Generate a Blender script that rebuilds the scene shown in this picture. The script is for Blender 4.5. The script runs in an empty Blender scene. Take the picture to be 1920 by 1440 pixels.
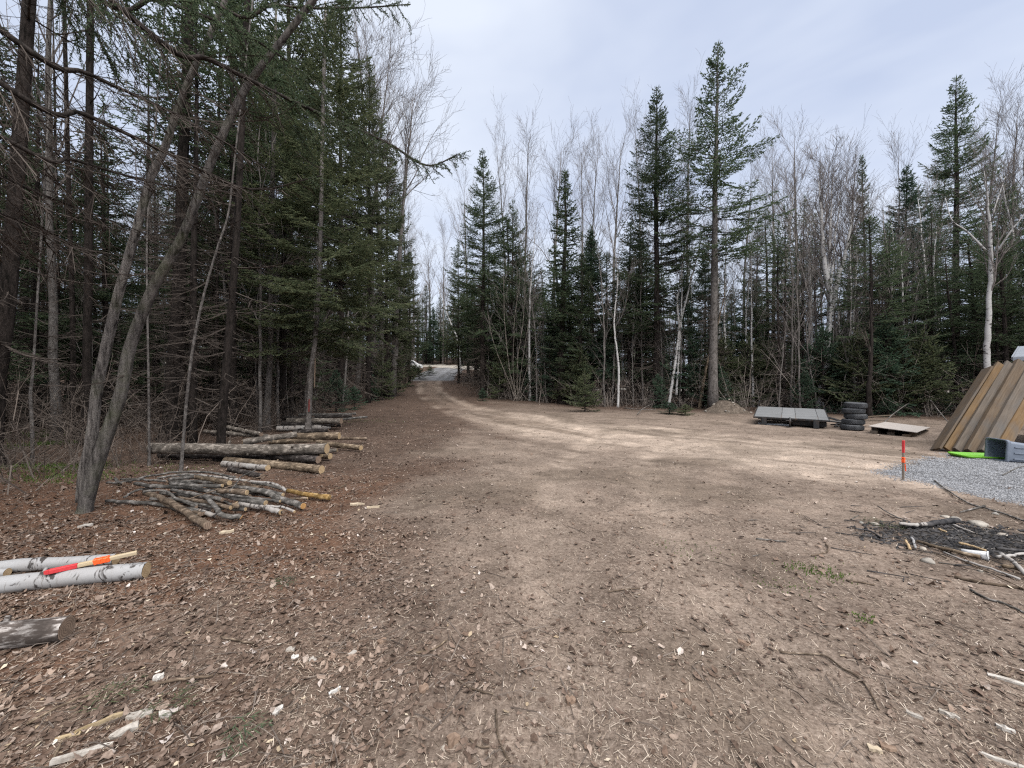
import bpy, math
import numpy as np
from mathutils import Vector, Matrix

# ------------------------------------------------------------------ camera, sky, sun, exposure
SC = bpy.context.scene
COL = SC.collection
F = 723.0                       # focal length in pixels of a 1920 px wide picture
CAMZ = 1.65
cam_d = bpy.data.cameras.new('camera')
cam_d.sensor_width = 36.0
cam_d.lens = 36.0 * F / 1920.0
cam_d.clip_start = 0.05
cam_d.clip_end = 2000.0
cam = bpy.data.objects.new('camera', cam_d)
COL.objects.link(cam)
cam.location = (0, 0, CAMZ)
cam.rotation_euler = (math.radians(90), 0, 0)
SC.camera = cam

SUN_EL, SUN_AZ = math.radians(57), math.radians(155)    # high, behind the camera and to the right
W = bpy.data.worlds.new('World')
SC.world = W
W.use_nodes = True
wn, wl = W.node_tree.nodes, W.node_tree.links
wn.clear()
w_out = wn.new('ShaderNodeOutputWorld')
w_sky = wn.new('ShaderNodeTexSky')
w_sky.sky_type = 'NISHITA'
w_sky.sun_disc = False
w_sky.sun_elevation = SUN_EL
w_sky.sun_rotation = SUN_AZ
w_b1 = wn.new('ShaderNodeBackground')
w_b1.inputs['Strength'].default_value = 0.05
wl.new(w_sky.outputs[0], w_b1.inputs['Color'])
w_tc = wn.new('ShaderNodeTexCoord')
w_mp = wn.new('ShaderNodeMapping')
w_mp.inputs['Scale'].default_value = (1.0, 1.0, 2.6)
w_mp.inputs['Location'].default_value = (2.3, 0.4, 0.0)
wl.new(w_tc.outputs['Generated'], w_mp.inputs['Vector'])
w_nz = wn.new('ShaderNodeTexNoise')
w_nz.inputs['Scale'].default_value = 1.7
w_nz.inputs['Detail'].default_value = 4.0
w_nz.inputs['Roughness'].default_value = 0.5
w_nz.inputs['Distortion'].default_value = 0.4
wl.new(w_mp.outputs[0], w_nz.inputs['Vector'])
w_rp = wn.new('ShaderNodeValToRGB')
w_rp.color_ramp.elements[0].position = 0.33
w_rp.color_ramp.elements[0].color = (0.56, 0.63, 0.80, 1)
w_rp.color_ramp.elements[1].position = 0.68
w_rp.color_ramp.elements[1].color = (0.82, 0.875, 0.98, 1)
wl.new(w_nz.outputs['Fac'], w_rp.inputs['Fac'])
w_b2 = wn.new('ShaderNodeBackground')
w_b2.inputs['Strength'].default_value = 0.242
wl.new(w_rp.outputs[0], w_b2.inputs['Color'])
w_mx = wn.new('ShaderNodeMixShader')
w_mx.inputs[0].default_value = 0.9
wl.new(w_b1.outputs[0], w_mx.inputs[1])
wl.new(w_b2.outputs[0], w_mx.inputs[2])
wl.new(w_mx.outputs[0], w_out.inputs['Surface'])

sun_d = bpy.data.lights.new('sun', 'SUN')
sun_d.energy = 1.5
sun_d.angle = math.radians(75)
sun_d.color = (1.0, 0.96, 0.9)
sun = bpy.data.objects.new('sun', sun_d)
COL.objects.link(sun)
sdir = Vector((math.sin(SUN_AZ) * math.cos(SUN_EL), math.cos(SUN_AZ) * math.cos(SUN_EL), math.sin(SUN_EL)))
sun.rotation_euler = (-sdir).to_track_quat('-Z', 'Y').to_euler()
sun.location = (6, -8, 20)

SC.view_settings.view_transform = 'Standard'
SC.view_settings.look = 'None'
SC.view_settings.exposure = 2.18
SC.view_settings.gamma = 1.0
SC.view_settings.use_curve_mapping = False
SC.render.engine = 'CYCLES'
SC.cycles.max_bounces = 5
SC.cycles.diffuse_bounces = 3
SC.cycles.glossy_bounces = 2
SC.cycles.transmission_bounces = 2
SC.cycles.transparent_max_bounces = 4
SC.cycles.use_adaptive_sampling = True
SC.cycles.adaptive_threshold = 0.012
SC.cycles.use_denoising = False
SC.cycles.pixel_filter_type = 'BLACKMAN_HARRIS'
SC.cycles.filter_width = 1.25

# ------------------------------------------------------------------ mesh helpers
def rng_of(seed):
    return np.random.default_rng(seed)

class MB:
    """Collects vertices, triangles and quads, then writes one mesh."""
    def __init__(self):
        self.v, self.t, self.q, self.n = [], [], [], 0
    def add(self, v, t=None, q=None):
        v = np.asarray(v, float).reshape(-1, 3)
        if t is not None and len(t):
            self.t.append(np.asarray(t, int).reshape(-1, 3) + self.n)
        if q is not None and len(q):
            self.q.append(np.asarray(q, int).reshape(-1, 4) + self.n)
        self.v.append(v)
        self.n += len(v)
        return self
    def mesh(self, name, mat=None, smooth=False):
        me = bpy.data.meshes.new(name)
        v = np.concatenate(self.v) if self.v else np.zeros((0, 3))
        t = np.concatenate(self.t) if self.t else np.zeros((0, 3), int)
        q = np.concatenate(self.q) if self.q else np.zeros((0, 4), int)
        nl = t.size + q.size
        me.vertices.add(len(v))
        me.vertices.foreach_set('co', v.astype(np.float32).ravel())
        me.loops.add(nl)
        me.loops.foreach_set('vertex_index', np.concatenate([t.ravel(), q.ravel()]).astype(np.int32))
        me.polygons.add(len(t) + len(q))
        st = np.concatenate([np.arange(len(t)) * 3, t.size + np.arange(len(q)) * 4]).astype(np.int32)
        me.polygons.foreach_set('loop_start', st)
        me.update(calc_edges=True)
        me.polygons.foreach_set('use_smooth', np.full(len(me.polygons), bool(smooth)))
        if mat:
            me.materials.append(mat)
        return me

def obj(name, me, parent=None, loc=None, label=None, cat=None, group=None, kind=None):
    o = bpy.data.objects.new(name, me)
    COL.objects.link(o)
    if parent is not None:
        o.parent = parent
    if loc is not None:
        o.location = loc
    tag(o, label, cat, group, kind)
    return o

def tag(o, label=None, cat=None, group=None, kind=None):
    for k, val in (('label', label), ('category', cat), ('group', group), ('kind', kind)):
        if val:
            o[k] = val
    return o

def empty(name, loc, label, cat, group=None, rz=0.0):
    o = obj(name, None, None, loc, label, cat, group)
    o.empty_display_size = 0.2
    o.rotation_euler = (0, 0, rz)
    return o

def norm(a):
    return a / np.maximum(np.linalg.norm(a, axis=-1, keepdims=True), 1e-9)

def frames(d):
    ref = np.where(np.abs(d[:, 2:3]) > 0.9, np.array([[1.0, 0, 0]]), np.array([[0, 0, 1.0]]))
    a = norm(np.cross(d, ref))
    return a, np.cross(d, a)

def frusta(mb, P0, P1, R0, R1, n=3):
    P0, P1 = np.asarray(P0, float), np.asarray(P1, float)
    if not len(P0):
        return
    a, b = frames(norm(P1 - P0))
    an = np.arange(n) * 2 * np.pi / n
    ca, sa = np.cos(an)[None, :, None], np.sin(an)[None, :, None]
    off = a[:, None, :] * ca + b[:, None, :] * sa
    v = np.concatenate([P0[:, None] + off * np.asarray(R0)[:, None, None], P1[:, None] + off * np.asarray(R1)[:, None, None]], 1)
    base = (np.arange(len(P0)) * 2 * n)[:, None, None]
    i = np.arange(n)
    j = (i + 1) % n
    q = np.stack([i, j, j + n, i + n], 1)[None] + base
    mb.add(v, q=q)

def blades(mb, A, B, Wd, rng, cross=True):
    """Needle covered shoots: two crossed narrow diamonds each."""
    A, B = np.asarray(A, float), np.asarray(B, float)
    if not len(A):
        return
    d = B - A
    n1 = norm(np.cross(d, rng.normal(size=d.shape)))
    n2 = norm(np.cross(d, n1))
    m = A + d * 0.42
    w = np.asarray(Wd)[:, None]
    if not cross:
        mb.add(np.stack([A, m + n1 * w, B, m - n1 * w], 1), q=np.arange(len(A) * 4).reshape(-1, 4))
        return
    v = np.stack([A, m + n1 * w, B, m - n1 * w, A, m + n2 * w, B, m - n2 * w], 1)
    base = (np.arange(len(A)) * 8)[:, None, None]
    mb.add(v, q=np.array([[0, 1, 2, 3], [4, 5, 6, 7]])[None] + base)

def spline(pts, per=4):
    P = np.asarray(pts, float)
    if len(P) < 3:
        u = np.linspace(0, 1, per + 1)[:, None]
        return P[0] * (1 - u) + P[-1] * u
    Q = np.vstack([2 * P[0] - P[1], P, 2 * P[-1] - P[-2]])
    out = []
    for i in range(1, len(Q) - 2):
        for u in np.linspace(0, 1, per, endpoint=False):
            p0, p1, p2, p3 = Q[i - 1:i + 3]
            out.append(0.5 * (2 * p1 + (p2 - p0) * u + (2 * p0 - 5 * p1 + 4 * p2 - p3) * u * u + (3 * p1 - p0 - 3 * p2 + p3) * u ** 3))
    out.append(P[-1])
    return np.array(out)

def tube(mb, P, R, n=8, rough=0.0, rng=None, caps=True):
    P = np.asarray(P, float)
    R = np.asarray(R, float) * np.ones(len(P))
    d = norm(np.gradient(P, axis=0))
    a, _ = frames(d[:1])
    A = [a[0]]
    for i in range(1, len(P)):
        v = A[-1] - d[i] * np.dot(A[-1], d[i])
        A.append(v / max(np.linalg.norm(v), 1e-9))
    A = np.array(A)
    B = np.cross(d, A)
    an = np.arange(n) * 2 * np.pi / n
    rr = R[:, None] * np.ones((1, n))
    if rough and rng is not None:
        rr = rr * (1 + rough * rng.normal(size=rr.shape) + rough * 1.2 * rng.normal(size=(1, n)))
    v = P[:, None] + (A[:, None] * np.cos(an)[None, :, None] + B[:, None] * np.sin(an)[None, :, None]) * rr[..., None]
    i = np.arange(n)
    j = (i + 1) % n
    k = (np.arange(len(P) - 1) * n)[:, None]
    q = np.stack([k + i, k + j, k + j + n, k + i + n], -1).reshape(-1, 4)
    mb.add(v.reshape(-1, 3), q=q)
    if caps:
        c = mb.n
        mb.add([P[0], P[-1]])
        e = c - n
        s = c - len(P) * n
        mb.t.append(np.array([[c, s + y, s + x] for x, y in zip(i, j)]))
        mb.t.append(np.array([[c + 1, e + x, e + y] for x, y in zip(i, j)]))

def box(mb, c, s, bev=0.0, M=None):
    """A box with chamfered edges: centre c, full sizes s."""
    hx, hy, hz = np.asarray(s, float) / 2
    b = min(bev, hx * .45, hy * .45, hz * .45)
    vs = []
    if b <= 0:
        vs = [(x, y, z) for x in (-hx, hx) for y in (-hy, hy) for z in (-hz, hz)]
        q = [(0, 1, 3, 2), (4, 6, 7, 5), (0, 4, 5, 1), (2, 3, 7, 6), (0, 2, 6, 4), (1, 5, 7, 3)]
        t = []
    else:
        idx = {}
        for sx in (-1, 1):
            for sy in (-1, 1):
                for sz in (-1, 1):
                    for ax in range(3):
                        p = [sx * (hx - b), sy * (hy - b), sz * (hz - b)]
                        p[ax] += (sx, sy, sz)[ax] * b
                        idx[sx, sy, sz, ax] = len(vs)
                        vs.append(p)
        q, t = [], []
        for ax in range(3):
            u, w = [(1, 2), (2, 0), (0, 1)][ax]
            for s0 in (-1, 1):
                f = []
                for a_, b_ in ((-1, -1), (1, -1), (1, 1), (-1, 1)):
                    k = [0, 0, 0]
                    k[ax], k[u], k[w] = s0, a_, b_
                    f.append(idx[k[0], k[1], k[2], ax])
                q.append(f if s0 > 0 else f[::-1])
            for a_ in (-1, 1):
                for b_ in (-1, 1):
                    k0, k1 = [0, 0, 0], [0, 0, 0]
                    k0[u], k0[w], k0[ax] = a_, b_, -1
                    k1[u], k1[w], k1[ax] = a_, b_, 1
                    f = [idx[(*k0, u)], idx[(*k1, u)], idx[(*k1, w)], idx[(*k0, w)]]
                    q.append(f if a_ * b_ > 0 else f[::-1])
        for sx in (-1, 1):
            for sy in (-1, 1):
                for sz in (-1, 1):
                    f = [idx[sx, sy, sz, a_] for a_ in range(3)]
                    t.append(f if sx * sy * sz > 0 else f[::-1])
    v = np.array(vs, float)
    if M is not None:
        v = v @ np.asarray(M, float).T
    mb.add(v + np.asarray(c, float), t=t, q=q)
    return mb

def lathe(mb, prof, n=24):
    """Profile [(r, z)] turned round z."""
    an = np.arange(n) * 2 * np.pi / n
    p = np.asarray(prof, float)
    v = np.stack([p[:, 0:1] * np.cos(an), p[:, 0:1] * np.sin(an), p[:, 1:2] * np.ones(n)], -1)
    i = np.arange(n)
    j = (i + 1) % n
    k = (np.arange(len(p) - 1) * n)[:, None]
    mb.add(v.reshape(-1, 3), q=np.stack([k + i, k + j, k + j + n, k + i + n], -1).reshape(-1, 4))
    return mb

# ------------------------------------------------------------------ value noise and the lie of the land
_T = rng_of(5).random((256, 256))
def vnoise(x, y):
    x, y = np.asarray(x, float), np.asarray(y, float)
    xi, yi = np.floor(x).astype(int), np.floor(y).astype(int)
    fx, fy = x - xi, y - yi
    fx, fy = fx * fx * (3 - 2 * fx), fy * fy * (3 - 2 * fy)
    a, b = _T[xi & 255, yi & 255], _T[(xi + 1) & 255, yi & 255]
    c, d = _T[xi & 255, (yi + 1) & 255], _T[(xi + 1) & 255, (yi + 1) & 255]
    return (a * (1 - fx) + b * fx) * (1 - fy) + (c * (1 - fx) + d * fx) * fy

def sstep(a, b, x):
    t = np.clip((np.asarray(x, float) - a) / (b - a), 0, 1)
    return t * t * (3 - 2 * t)

def poly_dist(x, y, pts):
    x, y = np.asarray(x, float), np.asarray(y, float)
    best = np.full(np.broadcast(x, y).shape, 1e9)
    for (ax, ay), (bx, by) in zip(pts[:-1], pts[1:]):
        dx, dy = bx - ax, by - ay
        t = np.clip(((x - ax) * dx + (y - ay) * dy) / (dx * dx + dy * dy), 0, 1)
        best = np.minimum(best, np.hypot(x - ax - t * dx, y - ay - t * dy))
    return best

def smooth_line(pts, per=6):
    return [tuple(p) for p in spline([(a, b, 0) for a, b in pts], per)[:, :2]]

TRACK = smooth_line([(10.5, 5.6), (7.0, 8.2), (3.4, 11.8), (0.4, 15.6), (-2.2, 20.5), (-4.6, 27.5), (-6.9, 34), (-8.6, 40), (-9.4, 46), (-10.0, 53), (-9.7, 61)])
RUT_L = smooth_line([(-0.7, 14.5), (-3.3, 19.5), (-5.8, 26.5), (-8.0, 33), (-9.4, 40), (-10.1, 46), (-10.8, 53)])
RUT_R = smooth_line([(7.0, 7.2), (3.2, 10.6), (1.0, 16.0), (-1.6, 21.0), (-3.9, 27.5), (-6.2, 34), (-7.6, 40), (-8.6, 46), (-9.2, 53)])
RUT_N = smooth_line([(0.3, 1.2), (0.25, 3.0), (0.5, 5.0), (1.2, 8.0), (2.6, 11.5)])
RUT_M = smooth_line([(1.5, 1.2), (1.6, 3.0), (1.9, 5.0), (2.8, 8.0), (4.6, 10.5)])
ROAD = smooth_line([(95, 36), (60, 39), (36, 41), (18, 45), (4, 53), (-6, 62), (-16, 68), (-40, 74), (-80, 76)])

def macro(x, y):
    x, y = np.asarray(x, float), np.asarray(y, float)
    yy = np.minimum(y, 95)
    s = 3.0 * np.log1p(np.exp(np.clip((yy - 29.5) / 3.0, -30, 30)))
    wl_ = sstep(9, -3, x)
    return 0.011 * np.clip(yy, -20, 95) + s * (0.11 * wl_ + 0.03 * (1 - wl_))

def ground_z(x, y):
    x, y = np.asarray(x, float), np.asarray(y, float)
    z = macro(x, y)
    near = sstep(60, 20, y)
    z = z + near * (0.05 * (vnoise(x * 0.7 + 9, y * 0.7) - .5) + 0.03 * (vnoise(x * 2.3, y * 2.3 + 7) - .5) + 0.014 * (vnoise(x * 7, y * 7) - .5))
    for ln, dep in ((RUT_L, .05), (RUT_R, .05), (RUT_N, .03), (RUT_M, .03)):
        z = z - dep * np.exp(-(poly_dist(x, y, ln) / 0.2) ** 2) * near
    wood = np.maximum(sstep(0.0, 3.0, edge_left(y) - x), sstep(0.0, 3.0, y - edge_right(x)))
    z = z + wood * 0.22 * (vnoise(x * 0.9 + 3, y * 0.9 + 1) - .45) * sstep(60, 30, y)
    return z

def edge_left(y):
    return np.interp(y, [-10, 3, 5, 8, 12, 20, 30, 40, 50, 60, 80], [-9, -7.4, -6.3, -6.4, -7.2, -8.8, -10.6, -12.3, -13.6, -15, -30])

def edge_right(x):
    return np.interp(x, [-8, -6.3, -4.6, -2.2, 1.5, 4.5, 8, 11, 14, 18, 22, 30, 60], [60, 46, 36, 29.5, 26.6, 23.2, 21.8, 20.6, 19, 17, 15.5, 14, 13])

def Gz(x, y):
    return float(ground_z(np.array([x]), np.array([y]))[0])

def at(px, py, h=0.0):
    """World point where the line through a spot of the photograph meets the ground raised by h."""
    dx, dz = (px - 960) / F, (720 - py) / F
    ys = np.concatenate([np.linspace(1.2, 30, 900), np.linspace(30.1, 90, 400)])
    f = CAMZ + dz * ys - (macro(dx * ys, ys) + h)
    k = np.where(f <= 0)[0]
    y = ys[k[0]] if len(k) else 60.0
    return np.array([dx * y, y, Gz(dx * y, y) + h])

def pt(px, py, depth):
    return np.array([(px - 960) / F * depth, depth, CAMZ + (720 - py) / F * depth])

# ------------------------------------------------------------------ materials
MATS = {}
def mat(name, base=(.5, .5, .5), rough=0.85, spec=0.3, metallic=0.0):
    m = bpy.data.materials.new(name)
    m.use_nodes = True
    b = m.node_tree.nodes['Principled BSDF']
    b.inputs['Base Color'].default_value = (*base, 1)
    b.inputs['Roughness'].default_value = rough
    b.inputs['Specular IOR Level'].default_value = spec
    b.inputs['Metallic'].default_value = metallic
    MATS[name] = m
    return m

class NT:
    def __init__(self, m):
        self.t = m.node_tree
        self.b = self.t.nodes['Principled BSDF']
    def n(self, kind, **kw):
        x = self.t.nodes.new('ShaderNode' + kind)
        for k, v in kw.items():
            setattr(x, k, v)
        return x
    def l(self, a, b):
        self.t.links.new(a, b)
    def coord(self, which='Object', scale=(1, 1, 1), rot=(0, 0, 0)):
        tc = self.n('TexCoord')
        mp = self.n('Mapping')
        mp.inputs['Scale'].default_value = scale
        mp.inputs['Rotation'].default_value = rot
        self.l(tc.outputs[which], mp.inputs['Vector'])
        return mp.outputs[0]
    def noise(self, vec, scale, detail=4, rough=.6, dist=0.0):
        x = self.n('TexNoise')
        x.inputs['Scale'].default_value = scale
        x.inputs['Detail'].default_value = detail
        x.inputs['Roughness'].default_value = rough
        x.inputs['Distortion'].default_value = dist
        if vec is not None:
            self.l(vec, x.inputs['Vector'])
        return x.outputs['Fac']
    def ramp(self, fac, stops, interp='LINEAR'):
        x = self.n('ValToRGB')
        r = x.color_ramp
        r.interpolation = interp
        while len(r.elements) < len(stops):
            r.elements.new(0.5)
        for e, (p, c) in zip(r.elements, stops):
            e.position = p
            e.color = (*c, 1) if len(c) == 3 else c
        self.l(fac, x.inputs['Fac'])
        return x.outputs[0]
    def mix(self, fac, a, b, mode='MIX'):
        x = self.n('MixRGB', blend_type=mode)
        for s, v in ((x.inputs[0], fac), (x.inputs[1], a), (x.inputs[2], b)):
            if isinstance(v, (int, float)):
                s.default_value = v
            elif isinstance(v, tuple):
                s.default_value = (*v, 1)
            else:
                self.l(v, s)
        return x.outputs[0]
    def math(self, op, a, b=0.0, clamp=False):
        x = self.n('Math', operation=op, use_clamp=clamp)
        for s, v in ((x.inputs[0], a), (x.inputs[1], b)):
            if isinstance(v, (int, float)):
                s.default_value = v
            else:
                self.l(v, s)
        return x.outputs[0]
    def attr(self, name):
        x = self.n('Attribute', attribute_name=name)
        return x.outputs['Fac']
    def island(self):
        return self.n('NewGeometry').outputs['Random Per Island']
    def objrand(self):
        return self.n('ObjectInfo').outputs['Random']
    def bump(self, h, strength=.5, dist=.02):
        x = self.n('Bump')
        x.inputs['Strength'].default_value = strength
        x.inputs['Distance'].default_value = dist
        self.l(h, x.inputs['Height'])
        self.l(x.outputs[0], self.b.inputs['Normal'])
    def base(self, c):
        self.l(c, self.b.inputs['Base Color'])

def foliage_mat(name, stops, obj_shift=0.25):
    m = mat(name, rough=0.7, spec=0.25)
    t = NT(m)
    c = t.ramp(t.island(), stops)
    hs = t.n('HueSaturation')
    v = t.math('ADD', t.math('MULTIPLY', t.objrand(), obj_shift * 2), 1 - obj_shift)
    t.l(v, hs.inputs['Value'])
    hs.inputs['Saturation'].default_value = 1.0
    t.l(c, hs.inputs['Color'])
    t.base(hs.outputs[0])
    tr = t.n('BsdfTranslucent')
    t.l(hs.outputs[0], tr.inputs['Color'])
    mx = t.n('MixShader')
    mx.inputs[0].default_value = 0.42
    t.l(t.b.outputs[0], mx.inputs[1])
    t.l(tr.outputs[0], mx.inputs[2])
    t.l(mx.outputs[0], t.t.nodes['Material Output'].inputs['Surface'])
    return m

M_NEEDLE = foliage_mat('spruce_needles', [(0, (0.045, 0.067, 0.043)), (.45, (0.082, 0.118, 0.065)), (.8, (0.118, 0.156, 0.088)), (1, (0.168, 0.198, 0.120))])
M_NEEDLE_Y = foliage_mat('spruce_needles_yellowish', [(0, (0.053, 0.069, 0.040)), (.45, (0.094, 0.115, 0.061)), (.8, (0.132, 0.152, 0.081)), (1, (0.182, 0.187, 0.109))])  # yellower green needles of the edge spruces, some saplings and sprigs
M_NEEDLE_B = foliage_mat('fir_needles', [(0, (0.039, 0.071, 0.048)), (.5, (0.069, 0.115, 0.074)), (1, (0.121, 0.167, 0.113))])
M_BRUSH = mat('pale_brush_twigs', (.2, .17, .15), .95, .1)
_t = NT(M_BRUSH)
_t.base(_t.mix(_t.island(), (.09, .074, .064), (.27, .235, .21)))
M_HERB = foliage_mat('ground_herb', [(0, (.05, .09, .02)), (1, (.16, .22, .06))])

def bark_mat(name, dark, light, scale=14, zs=.25, moss=0.0, bump=.6, var=.25):
    m = mat(name, rough=.95, spec=.12)
    t = NT(m)
    v = t.coord('Object', (1, 1, zs))
    a = t.noise(v, scale, 6, .65, .3)
    b = t.noise(t.coord('Object'), 1.3, 3, .6)
    c = t.ramp(a, [(.36, dark), (.60, light)])
    c = t.mix(t.ramp(b, [(.45, (0, 0, 0)), (.7, (.5, .5, .5))]), c, tuple(x * 1.4 for x in light))
    f_ = t.noise(t.coord('Object', (1, 1, .5)), scale * 4.5, 4, .7)
    c = t.mix(1.0, c, t.ramp(f_, [(.35, (.45, .45, .45)), (.65, (1.35, 1.35, 1.35))]), 'MULTIPLY')
    hs = t.n('HueSaturation')
    t.l(t.math('ADD', t.math('MULTIPLY', t.objrand(), var * 2), 1 - var), hs.inputs['Value'])
    t.l(c, hs.inputs['Color'])
    c = hs.outputs[0]
    if moss:
        g = t.ramp(t.noise(t.coord('Object'), 2.2, 3), [(.5, (0, 0, 0)), (.7, (moss, moss, moss))])
        c = t.mix(g, c, (.06, .075, .025))
    t.base(c)
    t.bump(a, bump, .012)
    return m

M_SPRUCE_BARK = bark_mat('spruce_bark', (0.007, 0.006, 0.005), (0.037, 0.030, 0.027), 18)
M_GREY_BARK = bark_mat('grey_spruce_bark', (0.048, 0.043, 0.038), (0.150, 0.136, 0.128), 14, .5, var=.12)
M_ASPEN_BARK = bark_mat('bare_tree_bark', (0.066, 0.058, 0.054), (0.156, 0.144, 0.135), 9, .6, bump=.3)
M_OLD_BARK = bark_mat('leaning_tree_bark', (0.011, 0.009, 0.009), (0.134, 0.122, 0.114), 26, .10, moss=.35, bump=1.0)
M_TWIG = mat('dead_twigs', (0.130, 0.105, 0.090), .95, .1)
_t = NT(M_TWIG)
_t.base(_t.mix(_t.island(), (.028, .022, .019), (.095, .08, .07)))
M_TWIG_PALE = mat('bare_twigs', (.3, .27, .25), .95, .1)
_t = NT(M_TWIG_PALE)
_t.base(_t.mix(_t.island(), (0.080, 0.069, 0.064), (0.184, 0.164, 0.156)))
M_TWIG_BROWN = mat('brush_twigs', (.2, .15, .12), .95, .1)
_t = NT(M_TWIG_BROWN)
_t.base(_t.mix(_t.island(), (0.060, 0.047, 0.040), (0.178, 0.149, 0.128)))

def birch_mat(name, axis='z', white=(.43, .424, .418), dirty=.35):
    m = mat(name, rough=.7, spec=.25)
    t = NT(m)
    s1 = (1.0, 1.0, 9.0) if axis == 'z' else (9.0, 1.0, 1.0)
    s2 = (1.5, 1.5, 2.4) if axis == 'z' else (2.4, 1.5, 1.5)
    fine = t.noise(t.coord('Object', s1), 6.0, 4, .7)
    big = t.noise(t.coord('Object', s2), 3.2 if axis == 'x' else 1.9, 4, .6, 1.6)
    c = t.mix(t.ramp(t.noise(t.coord('Object'), 3.0, 4), [(.35, (0, 0, 0)), (.75, (dirty, dirty, dirty))]), white, tuple(w_ * k_ for w_, k_ in zip(white, (.72, .65, .6))))
    c = t.mix(t.ramp(fine, [(.58, (0, 0, 0)), (.66, (.7, .7, .7))]), c, (.13, .115, .105))
    c = t.mix(t.ramp(big, [(.565, (0, 0, 0)), (.615, (.97, .97, .97))]), c, (.035, .03, .028))
    t.base(c)
    t.bump(fine, .25, .003)
    return m
M_BIRCH = birch_mat('birch_bark')
M_BIRCH_LOG = birch_mat('birch_log_bark', 'x', (0.280, 0.281, 0.286), .5)
M_BIRCH_MOT = birch_mat('mottled_birch_bark', 'x', (0.143, 0.138, 0.135), 1.0)
M_BIRCH_OLD = birch_mat('weathered_birch_bark', 'x', (0.312, 0.300, 0.288), .9)

def log_bark(name, dark, light):
    m = mat(name, rough=.95, spec=.15)
    t = NT(m)
    a = t.noise(t.coord('Object', (.35, 1, 1)), 22, 6, .7, .4)
    b = t.noise(t.coord('Object'), 5, 4, .6)
    c = t.ramp(a, [(.36, tuple(x * .55 for x in dark)), (.5, dark), (.66, light)])
    c = t.mix(t.ramp(b, [(.48, (0, 0, 0)), (.6, (.7, .7, .7))]), c, tuple(x * .3 for x in dark))
    t.base(c)
    t.bump(a, .6, .005)
    return m
M_BIRCH_ROT = log_bark('rotting_birch_bark', (0.099, 0.082, 0.073), (0.714, 0.670, 0.639))
M_LOG_GREY = log_bark('log_bark_grey', (0.128, 0.111, 0.095), (0.371, 0.330, 0.289))
M_LOG_DARK = log_bark('log_bark_dark', (0.036, 0.030, 0.028), (0.143, 0.127, 0.118))
M_LOG_TAN = log_bark('log_bark_tan', (0.144, 0.108, 0.076), (0.360, 0.288, 0.211))
M_POLE_GREY = log_bark('pole_bark_grey', (0.102, 0.095, 0.087), (0.276, 0.255, 0.240))
M_POLE_BROWN = log_bark('pole_bark_brown', (0.119, 0.088, 0.064), (0.296, 0.236, 0.183))
M_ROTTEN = log_bark('peeled_rotten_wood', (0.218, 0.133, 0.047), (0.429, 0.312, 0.156))

def cut_mat(name, pale, ring):
    m = mat(name, rough=.85, spec=.2)
    t = NT(m)
    w = t.n('TexWave', wave_type='RINGS', rings_direction='X')
    w.inputs['Scale'].default_value = 22
    w.inputs['Distortion'].default_value = 1.2
    w.inputs['Detail'].default_value = 2
    t.l(t.coord('Object'), w.inputs['Vector'])
    c = t.mix(w.outputs['Fac'], ring, pale)
    c = t.mix(t.ramp(t.noise(t.coord('Object'), 18, 4), [(.4, (0, 0, 0)), (.7, (.5, .5, .5))]), c, tuple(x * .6 for x in ring))
    t.base(c)
    return m
M_CUT = cut_mat('fresh_cut_wood', (0.449, 0.340, 0.218), (0.340, 0.238, 0.129))
M_CUT_ORANGE = cut_mat('orange_cut_wood', (0.440, 0.264, 0.112), (0.288, 0.152, 0.056))
M_CUT_OLD = cut_mat('weathered_cut_wood', (.26, .19, .14), (.14, .10, .075))

def wood_mat(name, dark, light, knots=True, sx=1.0):
    m = mat(name, rough=.8, spec=.25)
    t = NT(m)
    a = t.noise(t.coord('Object', (.5 * sx, 9, 9)), 5, 5, .6, .6)
    b = t.noise(t.coord('Object', (.8, 2, 2)), 2.2, 3, .6)
    c = t.ramp(a, [(.3, dark), (.7, light)])
    c = t.mix(t.ramp(b, [(.45, (0, 0, 0)), (.75, (.6, .6, .6))]), c, tuple(sum(light) / 3 * .75 for _ in range(3)))
    if knots:
        v = t.n('TexVoronoi')
        v.inputs['Scale'].default_value = 2.6
        t.l(t.coord('Object', (1, 2.2, 2.2)), v.inputs['Vector'])
        c = t.mix(t.ramp(v.outputs['Distance'], [(.05, (.85, .85, .85)), (.13, (0, 0, 0))]), c, tuple(x * .35 for x in dark))
    hs = t.n('HueSaturation')
    t.l(t.math('ADD', t.math('MULTIPLY', t.objrand(), .4), .8), hs.inputs['Value'])
    t.l(c, hs.inputs['Color'])
    t.base(hs.outputs[0])
    t.bump(a, .4, .0012)
    return m
M_BEAM = wood_mat('weathered_timber', (0.056, 0.037, 0.023), (0.108, 0.080, 0.054))
M_BEAM_GOLD = wood_mat('golden_timber', (0.087, 0.049, 0.020), (0.145, 0.095, 0.048))
M_BEAM_GREY = wood_mat('greyed_timber', (0.055, 0.043, 0.033), (0.106, 0.087, 0.070))
M_STAKE = wood_mat('stake_wood', (0.306, 0.226, 0.122), (0.416, 0.331, 0.208), False)
M_STAKE_OLD = wood_mat('weathered_stake_wood', (.12, .10, .085), (.28, .235, .19), False)
M_DECK = wood_mat('weathered_deck_panel', (0.085, 0.088, 0.092), (0.179, 0.184, 0.189), False)
M_PLY = wood_mat('pale_sheet', (0.281, 0.249, 0.227), (0.368, 0.335, 0.308), False)
M_RED = mat('red_paint', (.50, .035, .045), .6)
_t = NT(M_RED)
_t.base(_t.mix(_t.noise(_t.coord('Object'), 30, 3), (.40, .02, .03), (.58, .06, .06)))
M_RED_OLD = mat('faded_red_paint', (.13, .038, .034), .9)
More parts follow.
